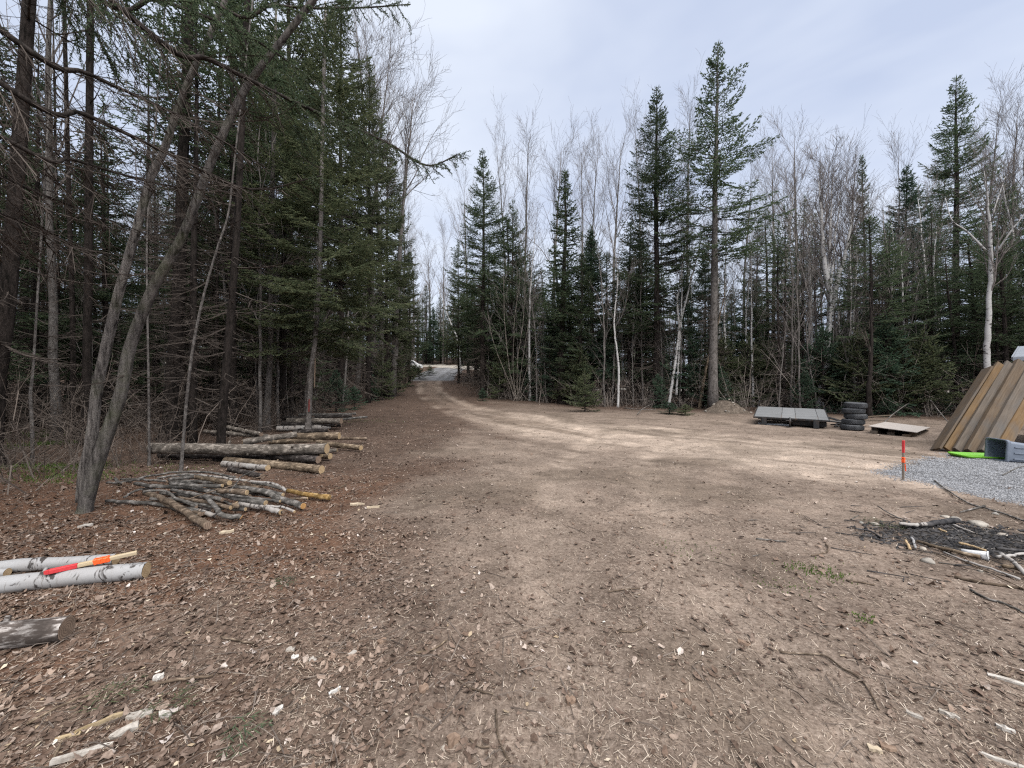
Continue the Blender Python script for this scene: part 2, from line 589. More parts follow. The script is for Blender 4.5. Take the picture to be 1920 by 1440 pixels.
M_ORANGE = mat('orange_flagging_tape', (.80, .10, .02), .45, .4)
M_STEEL = mat('black_steel', (.022, .023, .025), .5, .4)
_t = NT(M_STEEL)
_t.base(_t.ramp(_t.noise(_t.coord('Object'), 9, 4), [(.5, (.018, .019, .021)), (.75, (.075, .05, .035))]))
M_RUBBER = mat('worn_rubber', (.04, .042, .047), .75, .3)
_t = NT(M_RUBBER)
_t.base(_t.ramp(_t.noise(_t.coord('Object'), 6, 5), [(.35, (.026, .028, .032)), (.75, (.085, .088, .094))]))
M_TOTE = mat('grey_plastic', (.12, .145, .185), .5, .4)
_t = NT(M_TOTE)
_t.base(_t.mix(_t.noise(_t.coord('Object'), 7, 4), (.10, .12, .155), (.155, .18, .225)))
M_LIME = mat('lime_plastic', (.12, .33, .025), .5, .3)
M_ROOF = mat('grey_sheet_metal', (.42, .45, .50), .4, .5, .3)
_t = NT(M_ROOF)
_t.base(_t.mix(_t.noise(_t.coord('Object'), 4, 4), (.22, .24, .275), (.32, .34, .37)))
M_SHED = wood_mat('dark_shed_board', (.05, .047, .045), (.11, .105, .10), False)
M_TRIM = wood_mat('grey_trim_board', (.12, .13, .13), (.22, .23, .235), False)
M_ROCK = mat('field_stone', (.3, .29, .27), .9, .25)
_t = NT(M_ROCK)
_r = _t.noise(_t.coord('Object'), 8, 6, .65)
_t.base(_t.mix(_t.objrand(), _t.ramp(_r, [(.3, (.14, .133, .122)), (.7, (.34, .325, .30))]), _t.ramp(_r, [(.3, (.20, .17, .14)), (.7, (.42, .38, .33))])))
_t.bump(_r, .5, .02)
M_PAPER = mat('white_waxed_paper', (.80, .81, .83), .6, .3)
_t = NT(M_PAPER)
_t.base(_t.ramp(_t.noise(_t.coord('Object'), 22, 3), [(.35, (.45, .45, .45)), (.55, (.60, .61, .625))]))
M_SCRAP = mat('weathered_pale_wood', (.42, .40, .37), .9, .2)
_t = NT(M_SCRAP)
_t.base(_t.mix(_t.objrand(), _t.ramp(_t.noise(_t.coord('Object', (.5, 3, 3)), 40, 4), [(.3, (.20, .175, .15)), (.6, (.46, .43, .39))]), _t.ramp(_t.noise(_t.coord('Object', (.5, 3, 3)), 40, 4), [(.3, (.27, .25, .23)), (.55, (.55, .535, .51))])))
M_CHAR = mat('charred_wood', (.018, .018, .02), .8, .3)
_t = NT(M_CHAR)
_t.base(_t.ramp(_t.noise(_t.coord('Object'), 12, 4), [(.4, (.012, .012, .014)), (.72, (.075, .07, .07))]))
M_CHIP = mat('fresh_wood_chip', (.66, .56, .42), .9, .2)
_t = NT(M_CHIP)
_t.base(_t.ramp(_t.island(), [(0, (.24, .18, .12)), (.5, (.38, .31, .22)), (.85, (.48, .42, .34)), (1, (.58, .555, .50))]))
# leaves
M_LEAF = mat('dry_leaves', (.2, .13, .09), .85, .25)
_t = NT(M_LEAF)
_t.base(_t.ramp(_t.island(), [(0, (0.068, 0.046, 0.035)), (.3, (0.112, 0.077, 0.058)), (.66, (0.165, 0.120, 0.095)), (.92, (0.228, 0.176, 0.144)), (.98, (0.320, 0.266, 0.231)), (1, (0.465, 0.421, 0.398))]))
_n2 = _t.ramp(_t.noise(_t.coord('Object'), 70, 3, .6), [(.35, (.72, .70, .68)), (.65, (1.2, 1.2, 1.2))])
_t.base(_t.mix(1.0, _t.b.inputs['Base Color'].links[0].from_socket, _n2, 'MULTIPLY'))
_n = _t.ramp(_t.noise(_t.coord('Object'), 1.6, 5, .65), [(.32, (.50, .47, .46)), (.5, (.92, .92, .92)), (.68, (1.3, 1.28, 1.24))])
_t.base(_t.mix(1.0, _t.b.inputs['Base Color'].links[0].from_socket, _n, 'MULTIPLY'))
M_LEAF_RED = mat('reddish_dry_leaf', (.23, .12, .07), .85, .25)
_t = NT(M_LEAF_RED)
_t.base(_t.ramp(_t.noise(_t.coord('Object'), 30, 3), [(.3, (.13, .085, .06)), (.7, (.27, .195, .145))]))
M_FIBRE = mat('dead_grass_and_needles', (.3, .25, .18), .9, .2)
_t = NT(M_FIBRE)
_t.base(_t.ramp(_t.island(), [(0, (0.067, 0.049, 0.038)), (.35, (0.152, 0.114, 0.087)), (.7, (0.296, 0.237, 0.184)), (1, (0.476, 0.407, 0.337))]))
M_GRAVEL = mat('crushed_gravel', (.36, .37, .40), .9, .25)
_t = NT(M_GRAVEL)
_t.base(_t.ramp(_t.island(), [(0, (0.098, 0.101, 0.108)), (.5, (0.197, 0.201, 0.215)), (1, (0.328, 0.332, 0.344))]))
M_BARKCHIP = mat('grey_bark_scrap', (.32, .29, .26), .95, .15)
_t = NT(M_BARKCHIP)
_t.base(_t.ramp(_t.noise(_t.coord('Object'), 25, 4), [(.3, (.20, .175, .15)), (.7, (.48, .45, .41))]))
M_CARPAINT = mat('white_car_paint', (.78, .79, .80), .3, .5)
M_CARGLASS = mat('dark_car_glass', (.02, .025, .03), .1, .5)

# ------------------------------------------------------------------ masks of the ground cover (what lies where)
GRAVEL_POLY = [tuple(at(*p)[:2]) for p in ((1612, 884), (1655, 872), (1720, 862), (1800, 853), (1880, 848), (1990, 846), (2200, 880), (2200, 985), (1930, 941), (1850, 934), (1780, 922), (1700, 905), (1650, 893))]
def poly_sdf(x, y, P):
    """Signed distance to a polygon, positive inside."""
    x, y = np.asarray(x, float), np.asarray(y, float)
    d = poly_dist(x, y, list(P) + [P[0]])
    ins = np.zeros(d.shape, bool)
    for (ax, ay), (bx, by) in zip(P, list(P[1:]) + [P[0]]):
        c = ((ay > y) != (by > y)) & (x < (bx - ax) * (y - ay) / ((by - ay) if by != ay else 1e-9) + ax)
        ins ^= c
    return np.where(ins, d, -d)

def track_frame(x, y):
    """Signed distance across and length along the wheel track."""
    best = np.full(x.shape, 1e9)
    side, along = np.zeros(x.shape), np.zeros(x.shape)
    acc = 0.0
    for (ax, ay), (bx, by) in zip(TRACK[:-1], TRACK[1:]):
        dx, dy = bx - ax, by - ay
        L = math.hypot(dx, dy)
        t_ = ((x - ax) * dx + (y - ay) * dy) / (L * L)
        tc = np.clip(t_, 0, 1)
        d = np.hypot(x - ax - tc * dx, y - ay - tc * dy)
        m = d < best
        best = np.where(m, d, best)
        side = np.where(m, ((x - ax) * dy - (y - ay) * dx) / L, side)
        along = np.where(m, acc + t_ * L, along)
        acc += L
    return side, along

PIT = at(1800, 1008)
def masks(x, y):
    x, y = np.asarray(x, float), np.asarray(y, float)
    wob = vnoise(x * .8 + 20, y * .8) - .5
    wob2 = vnoise(x * 2.7 + 4, y * 2.7 + 11) - .5
    dt = poly_dist(x, y, TRACK)
    track = sstep(3.0, 0.6, dt + wob * 1.6 + wob2 * .5)
    side = sstep(-4.2, -1.6, x + wob * 1.4 + .03 * y) * sstep(9.5, 5.5, y + 2.5 * wob) * 0
    ruts = np.maximum.reduce([np.exp(-(poly_dist(x, y, l) / .28) ** 2) for l in (RUT_L, RUT_R, RUT_N, RUT_M)])
    open_ = sstep(-3.6, 0.4, x + wob * 2.2 + wob2) * sstep(-3.0, 4.0, edge_right(x) - y - 1.0)
    nr = sstep(3.5, 8.5, y + wob)
    sand = np.clip(track * .95 + (.16 + .17 * nr) * open_ + (.16 + .19 * nr) * ruts * open_ + side, 0, 1)
    far_track = sstep(14, 24, y)
    sand = sand * (1 - far_track) + far_track * np.clip(sstep(2.1, 0.8, dt + wob) * .75 + .4 * ruts, 0, 1)
    wood = np.maximum(sstep(-1.8, 0.8, edge_left(y) - x + wob), sstep(-3.2, 0.2, y - edge_right(x) + wob))
    litter = np.clip(np.maximum(wood, sstep(0.6, -3.4, x + wob * 2.6 + wob2 * 1.2 - .02 * y)), 0, 1) * (1 - .8 * np.clip(sand - .35, 0, 1))
    gravel = sstep(-.25, .35, poly_sdf(x, y, GRAVEL_POLY) + wob * .5 + wob2 * .4)
    gdrive = sstep(42, 45, y) * sstep(2.9, 2.2, dt)
    groad = sstep(3.1, 2.5, poly_dist(x, y, ROAD))
    dp = np.hypot((x - PIT[0]) / 1.15, (y - PIT[1]) / .62)
    char = sstep(1.05, .45, dp + wob2 * .55 + wob * .3)
    damp = np.maximum(0, sstep(.60, .78, vnoise(x * .9 + 31, y * .9 + 2)) * open_ * .8)
    sd, al = track_frame(x, y)
    streak = .5 * vnoise(sd * 1.9 + 40, al * .22 + 3) + .3 * vnoise(sd * 4.3 + 9, al * .45) + .2 * vnoise(sd * 9 + 1, al * .9 + 5)
    red = sstep(-.6, -2.4, x + wob) * sstep(8, 5, y)
    return dict(sand=sand, litter=litter, gravel=np.clip(gravel + gdrive, 0, 1), road=groad, char=char, damp=damp, red=red, streak=streak)

# ------------------------------------------------------------------ ground sheet
def axis(lo, hi, fine_lo, fine_hi, step, grow):
    a = list(np.arange(fine_lo, fine_hi, step))
    s, p = step, fine_hi
    while p < hi:
        a.append(p)
        s *= grow
        p += s
    a.append(hi)
    s, p = step, fine_lo
    while p > lo:
        s *= grow
        p -= s
        a.insert(0, max(p, lo))
    return np.array(sorted(set(np.round(a, 4))))

gx = axis(-600, 600, -6.0, 7.0, .08, 1.05)
gy = axis(-60, 900, 1.3, 9.0, .07, 1.034)
X, Y = np.meshgrid(gx, gy, indexing='xy')
Z = ground_z(X.ravel(), Y.ravel())
mb = MB()
nx, ny = len(gx), len(gy)
ii = (np.arange(ny - 1)[:, None] * nx + np.arange(nx - 1)[None, :]).ravel()
mb.add(np.stack([X.ravel(), Y.ravel(), Z], 1), q=np.stack([ii, ii + 1, ii + 1 + nx, ii + nx], 1))
M_GROUND = mat('forest_clearing_ground', rough=.95, spec=.15)
g_me = mb.mesh('ground', M_GROUND, True)
mk = masks(X.ravel(), Y.ravel())
for k, v in mk.items():
    a = g_me.attributes.new(k, 'FLOAT', 'POINT')
    a.data.foreach_set('value', v.astype(np.float32))
t = NT(M_GROUND)
P = t.coord('Object')
n1 = t.noise(P, 1.1, 5, .6)
n2 = t.noise(P, 7.0, 6, .65)
n3 = t.noise(P, 34.0, 6, .7, .4)
n4 = t.noise(t.coord('Object', (1, .35, 1), (0, 0, .5)), 95.0, 4, .7, .6)
n5 = t.noise(t.coord('Object', (.35, 1, 1), (0, 0, -.3)), 110.0, 4, .7, .6)
fine = t.math('MAXIMUM', n4, n5)
dirt = t.ramp(n3, [(.28, (0.072, 0.052, 0.042)), (.5, (0.141, 0.108, 0.088)), (.72, (0.216, 0.175, 0.146))])
sandc = t.ramp(n3, [(.25, (0.199, 0.156, 0.124)), (.5, (0.310, 0.253, 0.210)), (.75, (0.392, 0.331, 0.284))])
litc = t.ramp(n3, [(.28, (0.038, 0.026, 0.020)), (.52, (0.089, 0.061, 0.047)), (.75, (0.151, 0.111, 0.090))])
redc = t.ramp(n3, [(.28, (0.053, 0.028, 0.018)), (.52, (0.113, 0.063, 0.041)), (.75, (0.170, 0.113, 0.081))])
br = t.math('MULTIPLY', t.math('SUBTRACT', n2, .5), .9)
def edge_mask(name, w=.35):
    a = t.math('ADD', t.attr(name), t.math('MULTIPLY', br, 1.0))
    mr = t.n('MapRange')
    mr.inputs['From Min'].default_value = .5 - w
    mr.inputs['From Max'].default_value = .5 + w
    t.l(a, mr.inputs['Value'])
    g = t.math('MULTIPLY', mr.outputs[0], t.math('MINIMUM', t.math('MULTIPLY', t.attr(name), 6.0), 1.0))
    return g
litm = t.mix(t.attr('red'), litc, redc)
c = t.mix(edge_mask('sand', .5), dirt, sandc)
c = t.mix(edge_mask('litter', .4), c, litm)
c = t.mix(t.math('MULTIPLY', t.attr('damp'), .6), c, (.10, .078, .06))
vor = t.n('TexVoronoi')
vor.inputs['Scale'].default_value = 34
t.l(P, vor.inputs['Vector'])
gcol = t.mix(n3, t.ramp(vor.outputs['Color'], [(.2, (0.094, 0.096, 0.105)), (.8, (0.224, 0.228, 0.242))]), (0.159, 0.162, 0.170))
c = t.mix(edge_mask('gravel', .3), c, gcol)
c = t.mix(edge_mask('road', .3), c, t.mix(n2, (.30, .275, .245), (.42, .395, .36)))
c = t.mix(edge_mask('char', .3), c, t.ramp(n3, [(.35, (.014, .014, .015)), (.6, (.06, .054, .05)), (.8, (.11, .095, .085))]))
c = t.mix(1.0, c, t.ramp(fine, [(.42, (.62, .60, .58)), (.60, (1.0, 1.0, 1.0)), (.74, (1.32, 1.29, 1.24))]), 'MULTIPLY')
c = t.mix(1.0, c, t.ramp(n1, [(.3, (.82, .81, .80)), (.7, (1.14, 1.14, 1.13))]), 'MULTIPLY')
n6 = t.noise(t.coord('Object', (.8, 1, 1)), 2.6, 12, .82)
c = t.mix(1.0, c, t.ramp(n6, [(.36, (.60, .585, .57)), (.5, (1.0, 1.0, 1.0)), (.64, (1.30, 1.29, 1.28))]), 'MULTIPLY')
st_ = t.mix(t.math('MULTIPLY', t.attr('sand'), 1.25, True), (1.0, 1.0, 1.0), t.ramp(t.attr('streak'), [(.30, (.62, .60, .58)), (.48, (.98, .98, .98)), (.66, (1.16, 1.16, 1.16))]))
c = t.mix(1.0, c, st_, 'MULTIPLY')
t.base(c)
hgt = t.math('ADD', t.math('MULTIPLY', n3, .7), t.math('MULTIPLY', fine, .4))
t.bump(hgt, .8, .006)
obj('ground', g_me, label='brown sandy clearing strewn with dry leaves and wheel ruts', cat='ground', kind='structure')

# ------------------------------------------------------------------ conifers
def branch_template(rng, L, live=True, dens=1.0):
    """Shoots (A,B,w) and wood (P0,P1,r0,r1) of one bough growing along +x."""
    n = max(3, int(L / .3))
    u = np.linspace(0, 1, n + 1)
    sag = rng.uniform(.16, .30)
    up = rng.uniform(.18, .36)
    ax = np.stack([u * L, np.cumsum(rng.normal(0, .02, n + 1)) * L, L * (-sag * u + up * u ** 2.3)], 1)
    wood = [(ax[:-1], ax[1:], .011 * L * (1 - u[:-1] * .85) + .003, .011 * L * (1 - u[1:] * .85) + .002)]
    SA, SB, SW = [], [], []
    step = .085 / dens if live else .12 / dens
    s0 = (.10 if L < 1 else .24) if live else .15
    s = s0 * L
    side = 1
    while s < L * .98:
        p = np.array([np.interp(s / L, u, ax[:, i]) for i in range(3)])
        rem = 1 - s / L
        l = (.10 + .40 * L * rem ** .8 * min(1, .45 + s / L)) * rng.uniform(.65, 1.15)
        l = min(l, .85)
        an = math.radians(rng.uniform(42, 68)) * side
        hang = rng.uniform(-.35, .08)
        d = np.array([math.cos(an), math.sin(an), hang])
        d /= np.linalg.norm(d)
        q = p + d * l
        if live:
            m = p + d * l * .5
            m[2] -= .03 * l
            SA += [p, m]; SB += [m + d * .03, q]; SW += [.022, .026]
            k = max(1, int(l / (.105 / dens)))
            for i in range(k):
                f = (i + rng.uniform(.3, .9)) / k
                for sg in (-1, 1):
                    a2 = an + sg * math.radians(rng.uniform(35, 60))
                    e = np.array([math.cos(a2), math.sin(a2), rng.uniform(-.55, .15)])
                    e /= np.linalg.norm(e)
                    ll = (.07 + .42 * l * (1 - f)) * rng.uniform(.6, 1.1)
                    b = p + d * l * f
                    SA.append(b); SB.append(b + e * ll); SW.append(rng.uniform(.016, .026))
        else:
            wood.append((p[None], q[None], np.array([.0065]), np.array([.003])))
            for i in range(int(l / .13)):
                f = rng.uniform(.25, .95)
                e = norm(d + rng.normal(0, .5, 3) + np.array([0, 0, -.2]))
                b = p + d * l * f
                wood.append((b[None], (b + e * l * .45 * rng.uniform(.5, 1))[None], np.array([.0042]), np.array([.0022])))
        side = -side
        s += step * rng.uniform(.6, 1.3)
    if live:
        SA.append(ax[-2]); SB.append(ax[-1] + norm(ax[-1] - ax[-2]) * .12); SW.append(.024)
    sh = (np.array(SA).reshape(-1, 3), np.array(SB).reshape(-1, 3), np.array(SW)) if SA else (np.zeros((0, 3)), np.zeros((0, 3)), np.zeros(0))
    wd = tuple(np.concatenate([w_[i] for w_ in wood]) for i in range(4))
    return sh, wd

BANK = {}
def bank(cls, live, dens):
    k = (cls, live, dens)
    if k not in BANK:
        r = rng_of(abs(hash(k)) % 100000 if False else int(cls * 100) + (7 if live else 3) + int(dens * 1000))
        BANK[k] = [branch_template(r, cls, live, dens) for _ in range(4)]
    return BANK[k]
CLASSES = np.array([.35, .6, 1.0, 1.5, 2.2, 3.0])

def xf(P, az, el, roll, sc, org):
    x, y, z = P[:, 0] * sc, P[:, 1] * sc, P[:, 2] * sc
    y, z = y * math.cos(roll) - z * math.sin(roll), y * math.sin(roll) + z * math.cos(roll)
    x, z = x * math.cos(el) - z * math.sin(el), x * math.sin(el) + z * math.cos(el)
    x, y = x * math.cos(az) - y * math.sin(az), x * math.sin(az) + y * math.cos(az)
    return np.stack([x, y, z], 1) + org

def conifer(seed, H, R, live, dead, el_bot=-12, el_top=42, power=.85, per=4.5, spacing=.36, skip=.0, dens=1.0, trunk_r=None, wide=1.0,
            bark=None, needle=None, sweep=0.0, dead_len=.65, dead_n=3.0, bias=None):
    """One conifer prototype: [(part name, mesh)] with its foot at the origin."""
    r = rng_of(seed)
    needle, bark = needle or M_NEEDLE, bark or M_SPRUCE_BARK
    r0 = trunk_r or (.0085 * H + .012)
    zz = np.linspace(-.25, H, 16)
    wob = np.cumsum(r.normal(0, .022, (16, 2)), 0) * np.linspace(0, 1, 16)[:, None] * H / 12
    px, py = wob[:, 0] + sweep * (zz / H) ** 2, wob[:, 1]
    rad = r0 * (1 - np.clip(zz / H, 0, 1)) ** .75 + .012
    rad[:3] *= np.array([1.35, 1.12, 1.03])
    tm = MB()
    tube(tm, np.stack([px, py, zz], 1), rad, 9, .03, r)
    foot = lambda z_: np.array([np.interp(z_, zz, px), np.interp(z_, zz, py), z_])
    SA, SB, SW, WL, DL = [], [], [], [], []
    z = dead
    while z < H - .12:
        alive = z > live
        t_ = np.clip((z - live) / max(.1, H - live), 0, 1)
        nb = r.poisson(per if alive else dead_n)
        if alive:
            nb = max(3, nb)
        for _ in range(nb):
            if r.random() < skip:
                continue
            az = r.uniform(0, 2 * np.pi)
            if alive:
                L = R * (1 - t_) ** power * (.6 + .4 * sstep(0, .22, t_)) * (.5 + .5 * sstep(1.02, .68, t_)) * r.uniform(.5, 1.15) * (1.28 if r.random() < .1 else 1) + .16
                if bias is not None:
                    L *= 1 + bias[1] * math.cos(az - bias[0])
                el = math.radians(el_bot + (el_top - el_bot) * t_ ** .8 + r.normal(0, 7))
            else:
                L = R * r.uniform(.3, 1.0) * dead_len
                el = math.radians(r.uniform(-28, 12))
            c = CLASSES[np.argmin(np.abs(CLASSES - L))]
            sh, wd = bank(float(c), bool(alive), dens)[r.integers(4)]
            o = foot(z + r.uniform(-.1, .1))
            ro = r.normal(0, .25)
            sc = L / c
            if alive:
                SA.append(xf(sh[0], az, el, ro, sc, o)); SB.append(xf(sh[1], az, el, ro, sc, o)); SW.append(sh[2] * (.6 + .4 * sc) * wide)
            (WL if alive else DL).append((xf(wd[0], az, el, ro, sc, o), xf(wd[1], az, el, ro, sc, o), wd[2], wd[3]))
        z += spacing * (1 - .45 * t_) * r.uniform(.75, 1.2) * (1 if alive else .8)
    top = foot(H)
    lead = [(top - np.array([0, 0, .5]), top + np.array([0, 0, .35]))]
    for a_ in range(4):
        an = a_ * 1.6 + r.uniform(0, 1)
        lead.append((top - np.array([0, 0, .1]), top + np.array([math.cos(an) * .16, math.sin(an) * .16, .16])))
    SA.append(np.array([a_ for a_, _ in lead])); SB.append(np.array([b_ for _, b_ in lead])); SW.append(np.full(len(lead), .02))
    cm = MB()
    blades(cm, np.concatenate(SA), np.concatenate(SB), np.concatenate(SW), r)
    parts = [('trunk', tm.mesh('spruce_trunk', bark, True)), ('crown', cm.mesh('spruce_crown', needle))]
    wm = MB()
    for Wd in (WL, DL):
        if Wd:
            frusta(wm, *(np.concatenate([w_[i] for w_ in Wd]) for i in range(4)))
    if wm.n:
        parts.append(('boughs', wm.mesh('spruce_boughs', M_TWIG)))
    return parts, H

def place(proto, xy, label, name='spruce_tree', cat='tree', group=None, rz=0.0, s=1.0, sxy=None, lean=(0, 0), skip=()):
    parts, H = proto
    root = empty(name, (xy[0], xy[1], Gz(xy[0], xy[1]) - .02), label, cat, group)
    root.rotation_euler = (lean[0], lean[1], rz)
    root.scale = ((sxy or s), (sxy or s), s)
    for pn, me in parts:
        if pn not in skip:
            obj(pn, me, root)
    return root

# ------------------------------------------------------------------ bare broadleaf trees
def bare_tree(seed, H, r0, first=.35, spread=.55, nb=13, depth=3, bark=None, twig=None, stems=None, wig=.02, fine=.0045, limbs_r=.42, up=.10):
    r = rng_of(seed)
    bark, twig = bark or M_ASPEN_BARK, twig or M_TWIG_PALE
    tm, wm = MB(), MB()
    S = [[], [], [], []]
    def seg(a, b, ra, rb):
        S[0].append(a); S[1].append(b); S[2].append(ra); S[3].append(rb)
    def grow(p, d, L, rad, lev):
        k = 4 if lev <= 1 else 3
        st = L / k
        for i in range(k):
            d = norm(d + r.normal(0, .10 if lev < 2 else .16, 3) + np.array([0, 0, up]))
            q = p + d * st
            ra, rb = rad * (1 - i / k * .75), rad * (1 - (i + 1) / k * .75)
            seg(p, q, max(ra, fine), max(rb, fine * .7))
            if lev < depth:
                for _ in range(2 if lev < depth - 1 else (2 if r.random() < .75 else 3)):
                    a = norm(np.cross(d, r.normal(size=3)))
                    sp = r.uniform(.35, .85) * (1 if lev else .8)
                    grow(p + d * st * r.uniform(.3, 1), norm(d + a * sp), L * r.uniform(.34, .58), max(rb * .6, fine), lev + 1)
            p = q
    stems = stems or [[(0, 0, -.2), (r.normal(0, .2), r.normal(0, .2), H * .5), (r.normal(0, .4), r.normal(0, .4), H * .96)]]
    for si, path in enumerate(stems):
        P = spline(path, 7)
        P[1:-1, :2] += r.normal(0, wig, (len(P) - 2, 2))
        rr = r0 * (1 if si == 0 else .75)
        u = np.linspace(0, 1, len(P))
        rad = rr * (1 - u) ** .8 + .010
        rad[0] *= 1.35
        tube(tm, P, rad, 9, .03, r)
        ht = P[-1, 2]
        for i in range(nb):
            f = first + (1 - first) * (i + r.uniform(0, .9)) / nb
            p = np.array([np.interp(f, u, P[:, j]) for j in range(3)])
            az = r.uniform(0, 2 * np.pi)
            d = norm(np.array([math.cos(az) * spread, math.sin(az) * spread, 1.0]))
            L = ht * r.uniform(.16, .30) * (1.15 - .65 * (f - first) / (1 - first))
            grow(p, d, L, max(rr * (1 - f) ** .8 * limbs_r + .006, fine), 1)
        grow(P[-1], np.array([0, 0, 1.0]), ht * .07, .012, 2)
    frusta(wm, *(np.array(s_) for s_ in S))
    return [('trunk', tm.mesh('bare_trunk', bark, True)), ('crown', wm.mesh('bare_crown', twig))], H

def px_height(px_top, depth):
    return CAMZ + (720 - px_top) / F * depth

# --- prototypes
P_OPEN = conifer(11, 20.0, 3.0, 8.2, 2.6, el_bot=2, el_top=50, per=3.4, spacing=.40, skip=.12, dens=.85, bark=M_GREY_BARK, dead_len=.5, dead_n=1.6, power=.72)
P_FULL = conifer(12, 18.0, 2.8, 4.5, 1.0, el_bot=-6, el_top=46, per=5.0, spacing=.34, dens=.9, dead_n=5, power=.62, skip=.1, wide=.85)
P_NARROW = conifer(13, 15.0, 1.35, 3.5, 1.0, el_bot=-14, el_top=40, per=5.0, spacing=.30, dens=.9, dead_n=3.5, power=.72)
P_FIR = conifer(14, 13.0, 2.3, 1.3, .5, el_bot=-14, el_top=35, per=5.5, spacing=.30, dens=1.0, needle=M_NEEDLE_B, dead_n=4, power=.65)
P_MID = [conifer(20 + i, 13.0, 2.3 + .25 * i, [2.2, 4.2, 1.4][i], .4, el_bot=-12, el_top=38, per=4.6, spacing=.34, dens=.85, dead_n=5.5, power=.62, dead_len=.8, skip=.12, wide=.82) for i in range(3)]
P_MID.append(conifer(27, 13.0, 2.6, 3.0, .5, el_bot=-20, el_top=30, per=3.6, spacing=.42, dens=.85, dead_n=5, power=.5, dead_len=.8, skip=.28, wide=.85, bias=(1.0, .35), sweep=.5))
P_DEEP = [conifer(30 + i, 15.0, 1.6, [9.2, 8.0, 10.0][i], .9, per=4.0, spacing=.40, dens=.7, skip=.1, dead_n=5.0, dead_len=1.15, trunk_r=[.095, .125, .07][i]) for i in range(3)]
P_EDGE = [conifer(40 + i, 15.0, 2.7, [2.9, 3.8][i], .7, el_bot=-16, el_top=36, per=5.2, spacing=.33, dens=1.05, needle=M_NEEDLE_Y, dead_n=5, power=.6, dead_len=.85, trunk_r=.14, skip=.14, wide=.8) for i in range(2)]
P_SAP = [conifer(50 + i, 2.4, .85, .12, .12, el_bot=-5, el_top=45, per=5, spacing=.17, dens=1.1, needle=[M_NEEDLE_B, M_NEEDLE_Y][i], trunk_r=.025, wide=.8) for i in range(2)]
P_BARE = [bare_tree(60 + i, 21.0, [.14, .17, .12][i], [.40, .48, .36][i], [.42, .55, .36][i], nb=14, fine=.0055) for i in range(3)]
P_WHITE = [bare_tree(65 + i, 15.0, .10, .42, .5, nb=11, bark=M_BIRCH, fine=.0055) for i in range(2)]
P_POLE = [bare_tree(70 + i, 8.0, .035, .35, .6, nb=9, depth=2, bark=M_ASPEN_BARK, twig=M_TWIG_PALE, fine=.004, wig=.022) for i in range(3)]

R_ = rng_of(77)

def where(x, y, spans, ranks):
    """Words for where a tree of the woods stands: the thing it is seen behind, and how deep."""
    px = 960 + F * x / y
    a = next((w_ for lim, w_ in spans if px < lim), spans[-1][1])
    b = next((w_ for lim, w_ in ranks if y < lim), ranks[-1][1])
    return a, b
SPAN_R = [(900, 'at the end of the track'), (1010, 'behind the bare alder stems'), (1130, 'behind the bushy fir sapling'), (1250, 'behind the dense dark spruce'), (1350, 'behind the tallest spruce'), (1430, 'behind the dirt mound'),
          (1500, 'behind the left half of the trailer'), (1580, 'behind the right half of the trailer'), (1660, 'behind the tyre stack'), (1750, 'behind the plywood sheet'), (1840, 'behind the leaning timbers'), (9999, 'behind the shed')]
RANK_R = [(24.5, 'at the front'), (29, 'in the second rank'), (34, 'in the third rank'), (999, 'deep in the wood')]
SPAN_L = [(60, 'at the left picture edge'), (150, 'left of the straight dark trunk'), (250, 'behind the leaning twin tree'), (340, 'behind the thin saplings'), (420, 'behind the longest log'), (500, 'behind the slim pile spruce'), (590, 'behind the far log stack'), (660, 'beyond the red-marked tree'), (9999, 'beside the curve of the track')]
RANK_L = [(11, 'near'), (16, 'second-rank'), (22, 'mid-depth'), (30, 'deeper'), (999, 'farthest')]

# --- hero trees across the clearing
def hero(proto, base, top_y, crown_px, label, native_R, name='spruce_tree', rz=0.0, lean=(0, 0), cat='tree'):
    p = at(*base)
    H = px_height(top_y, p[1]) - p[2]
    s = H / proto[1]
    rxy = crown_px / F * p[1] / native_R
    return place(proto, p, label, name, cat, rz=rz, s=s, sxy=rxy, lean=lean)

hero(P_OPEN, (1337, 770), 88, 132, 'tallest spruce across the clearing, bare grey trunk and open upswept boughs', 3.1, rz=.6)
hero(P_FULL, (1232, 763), 168, 98, 'tall dense dark spruce just left of the tallest open spruce', 2.6, rz=2.0)
hero(P_FULL, (905, 746), 285, 76, 'pointed spruce at the corner where the track leaves the clearing', 2.6, rz=4.0)
hero(P_NARROW, (1052, 757), 318, 62, 'narrow spruce standing behind the fan of bare alder stems', 1.5, rz=.5)
hero(P_NARROW, (1622, 745), 290, 34, 'slim spire-like spruce directly above the tyre stack', 1.5, rz=1.5)
hero(P_FIR, (1698, 762), 312, 66, 'bushy blue-green fir with a birch stem in front of it', 2.1, rz=.9)
hero(P_FULL, (1792, 752), 148, 92, 'tall grey-green spruce behind the white birch beside the shed', 2.6, rz=5.0)
hero(P_MID[0], (1180, 758), 420, 60, 'dark middle-sized spruce left of the tall dense pair', 1.9, rz=1.0)
hero(P_MID[2], (960, 748), 375, 55, 'spruce of middle height right of the corner spruce', 2.3, rz=2.2)
hero(P_FIR, (1110, 757), 430, 58, 'dark green fir above the low bushy fir sapling', 2.1, rz=2.9)
hero(P_FIR, (1505, 752), 450, 66, 'dark full fir behind the forked birch and the trailer', 2.1, rz=3.9)
hero(P_MID[1], (1440, 755), 395, 60, 'ragged spruce behind the dirt mound', 2.1, rz=.2)
hero(P_MID[2], (1880, 752), 330, 95, 'dark spruce mass rising over the shed roof', 2.3, rz=1.2)
hero(P_EDGE[0], (860, 718), 455, 42, 'spruce overhanging the end of the track on its far bank', 3.0, rz=.2)

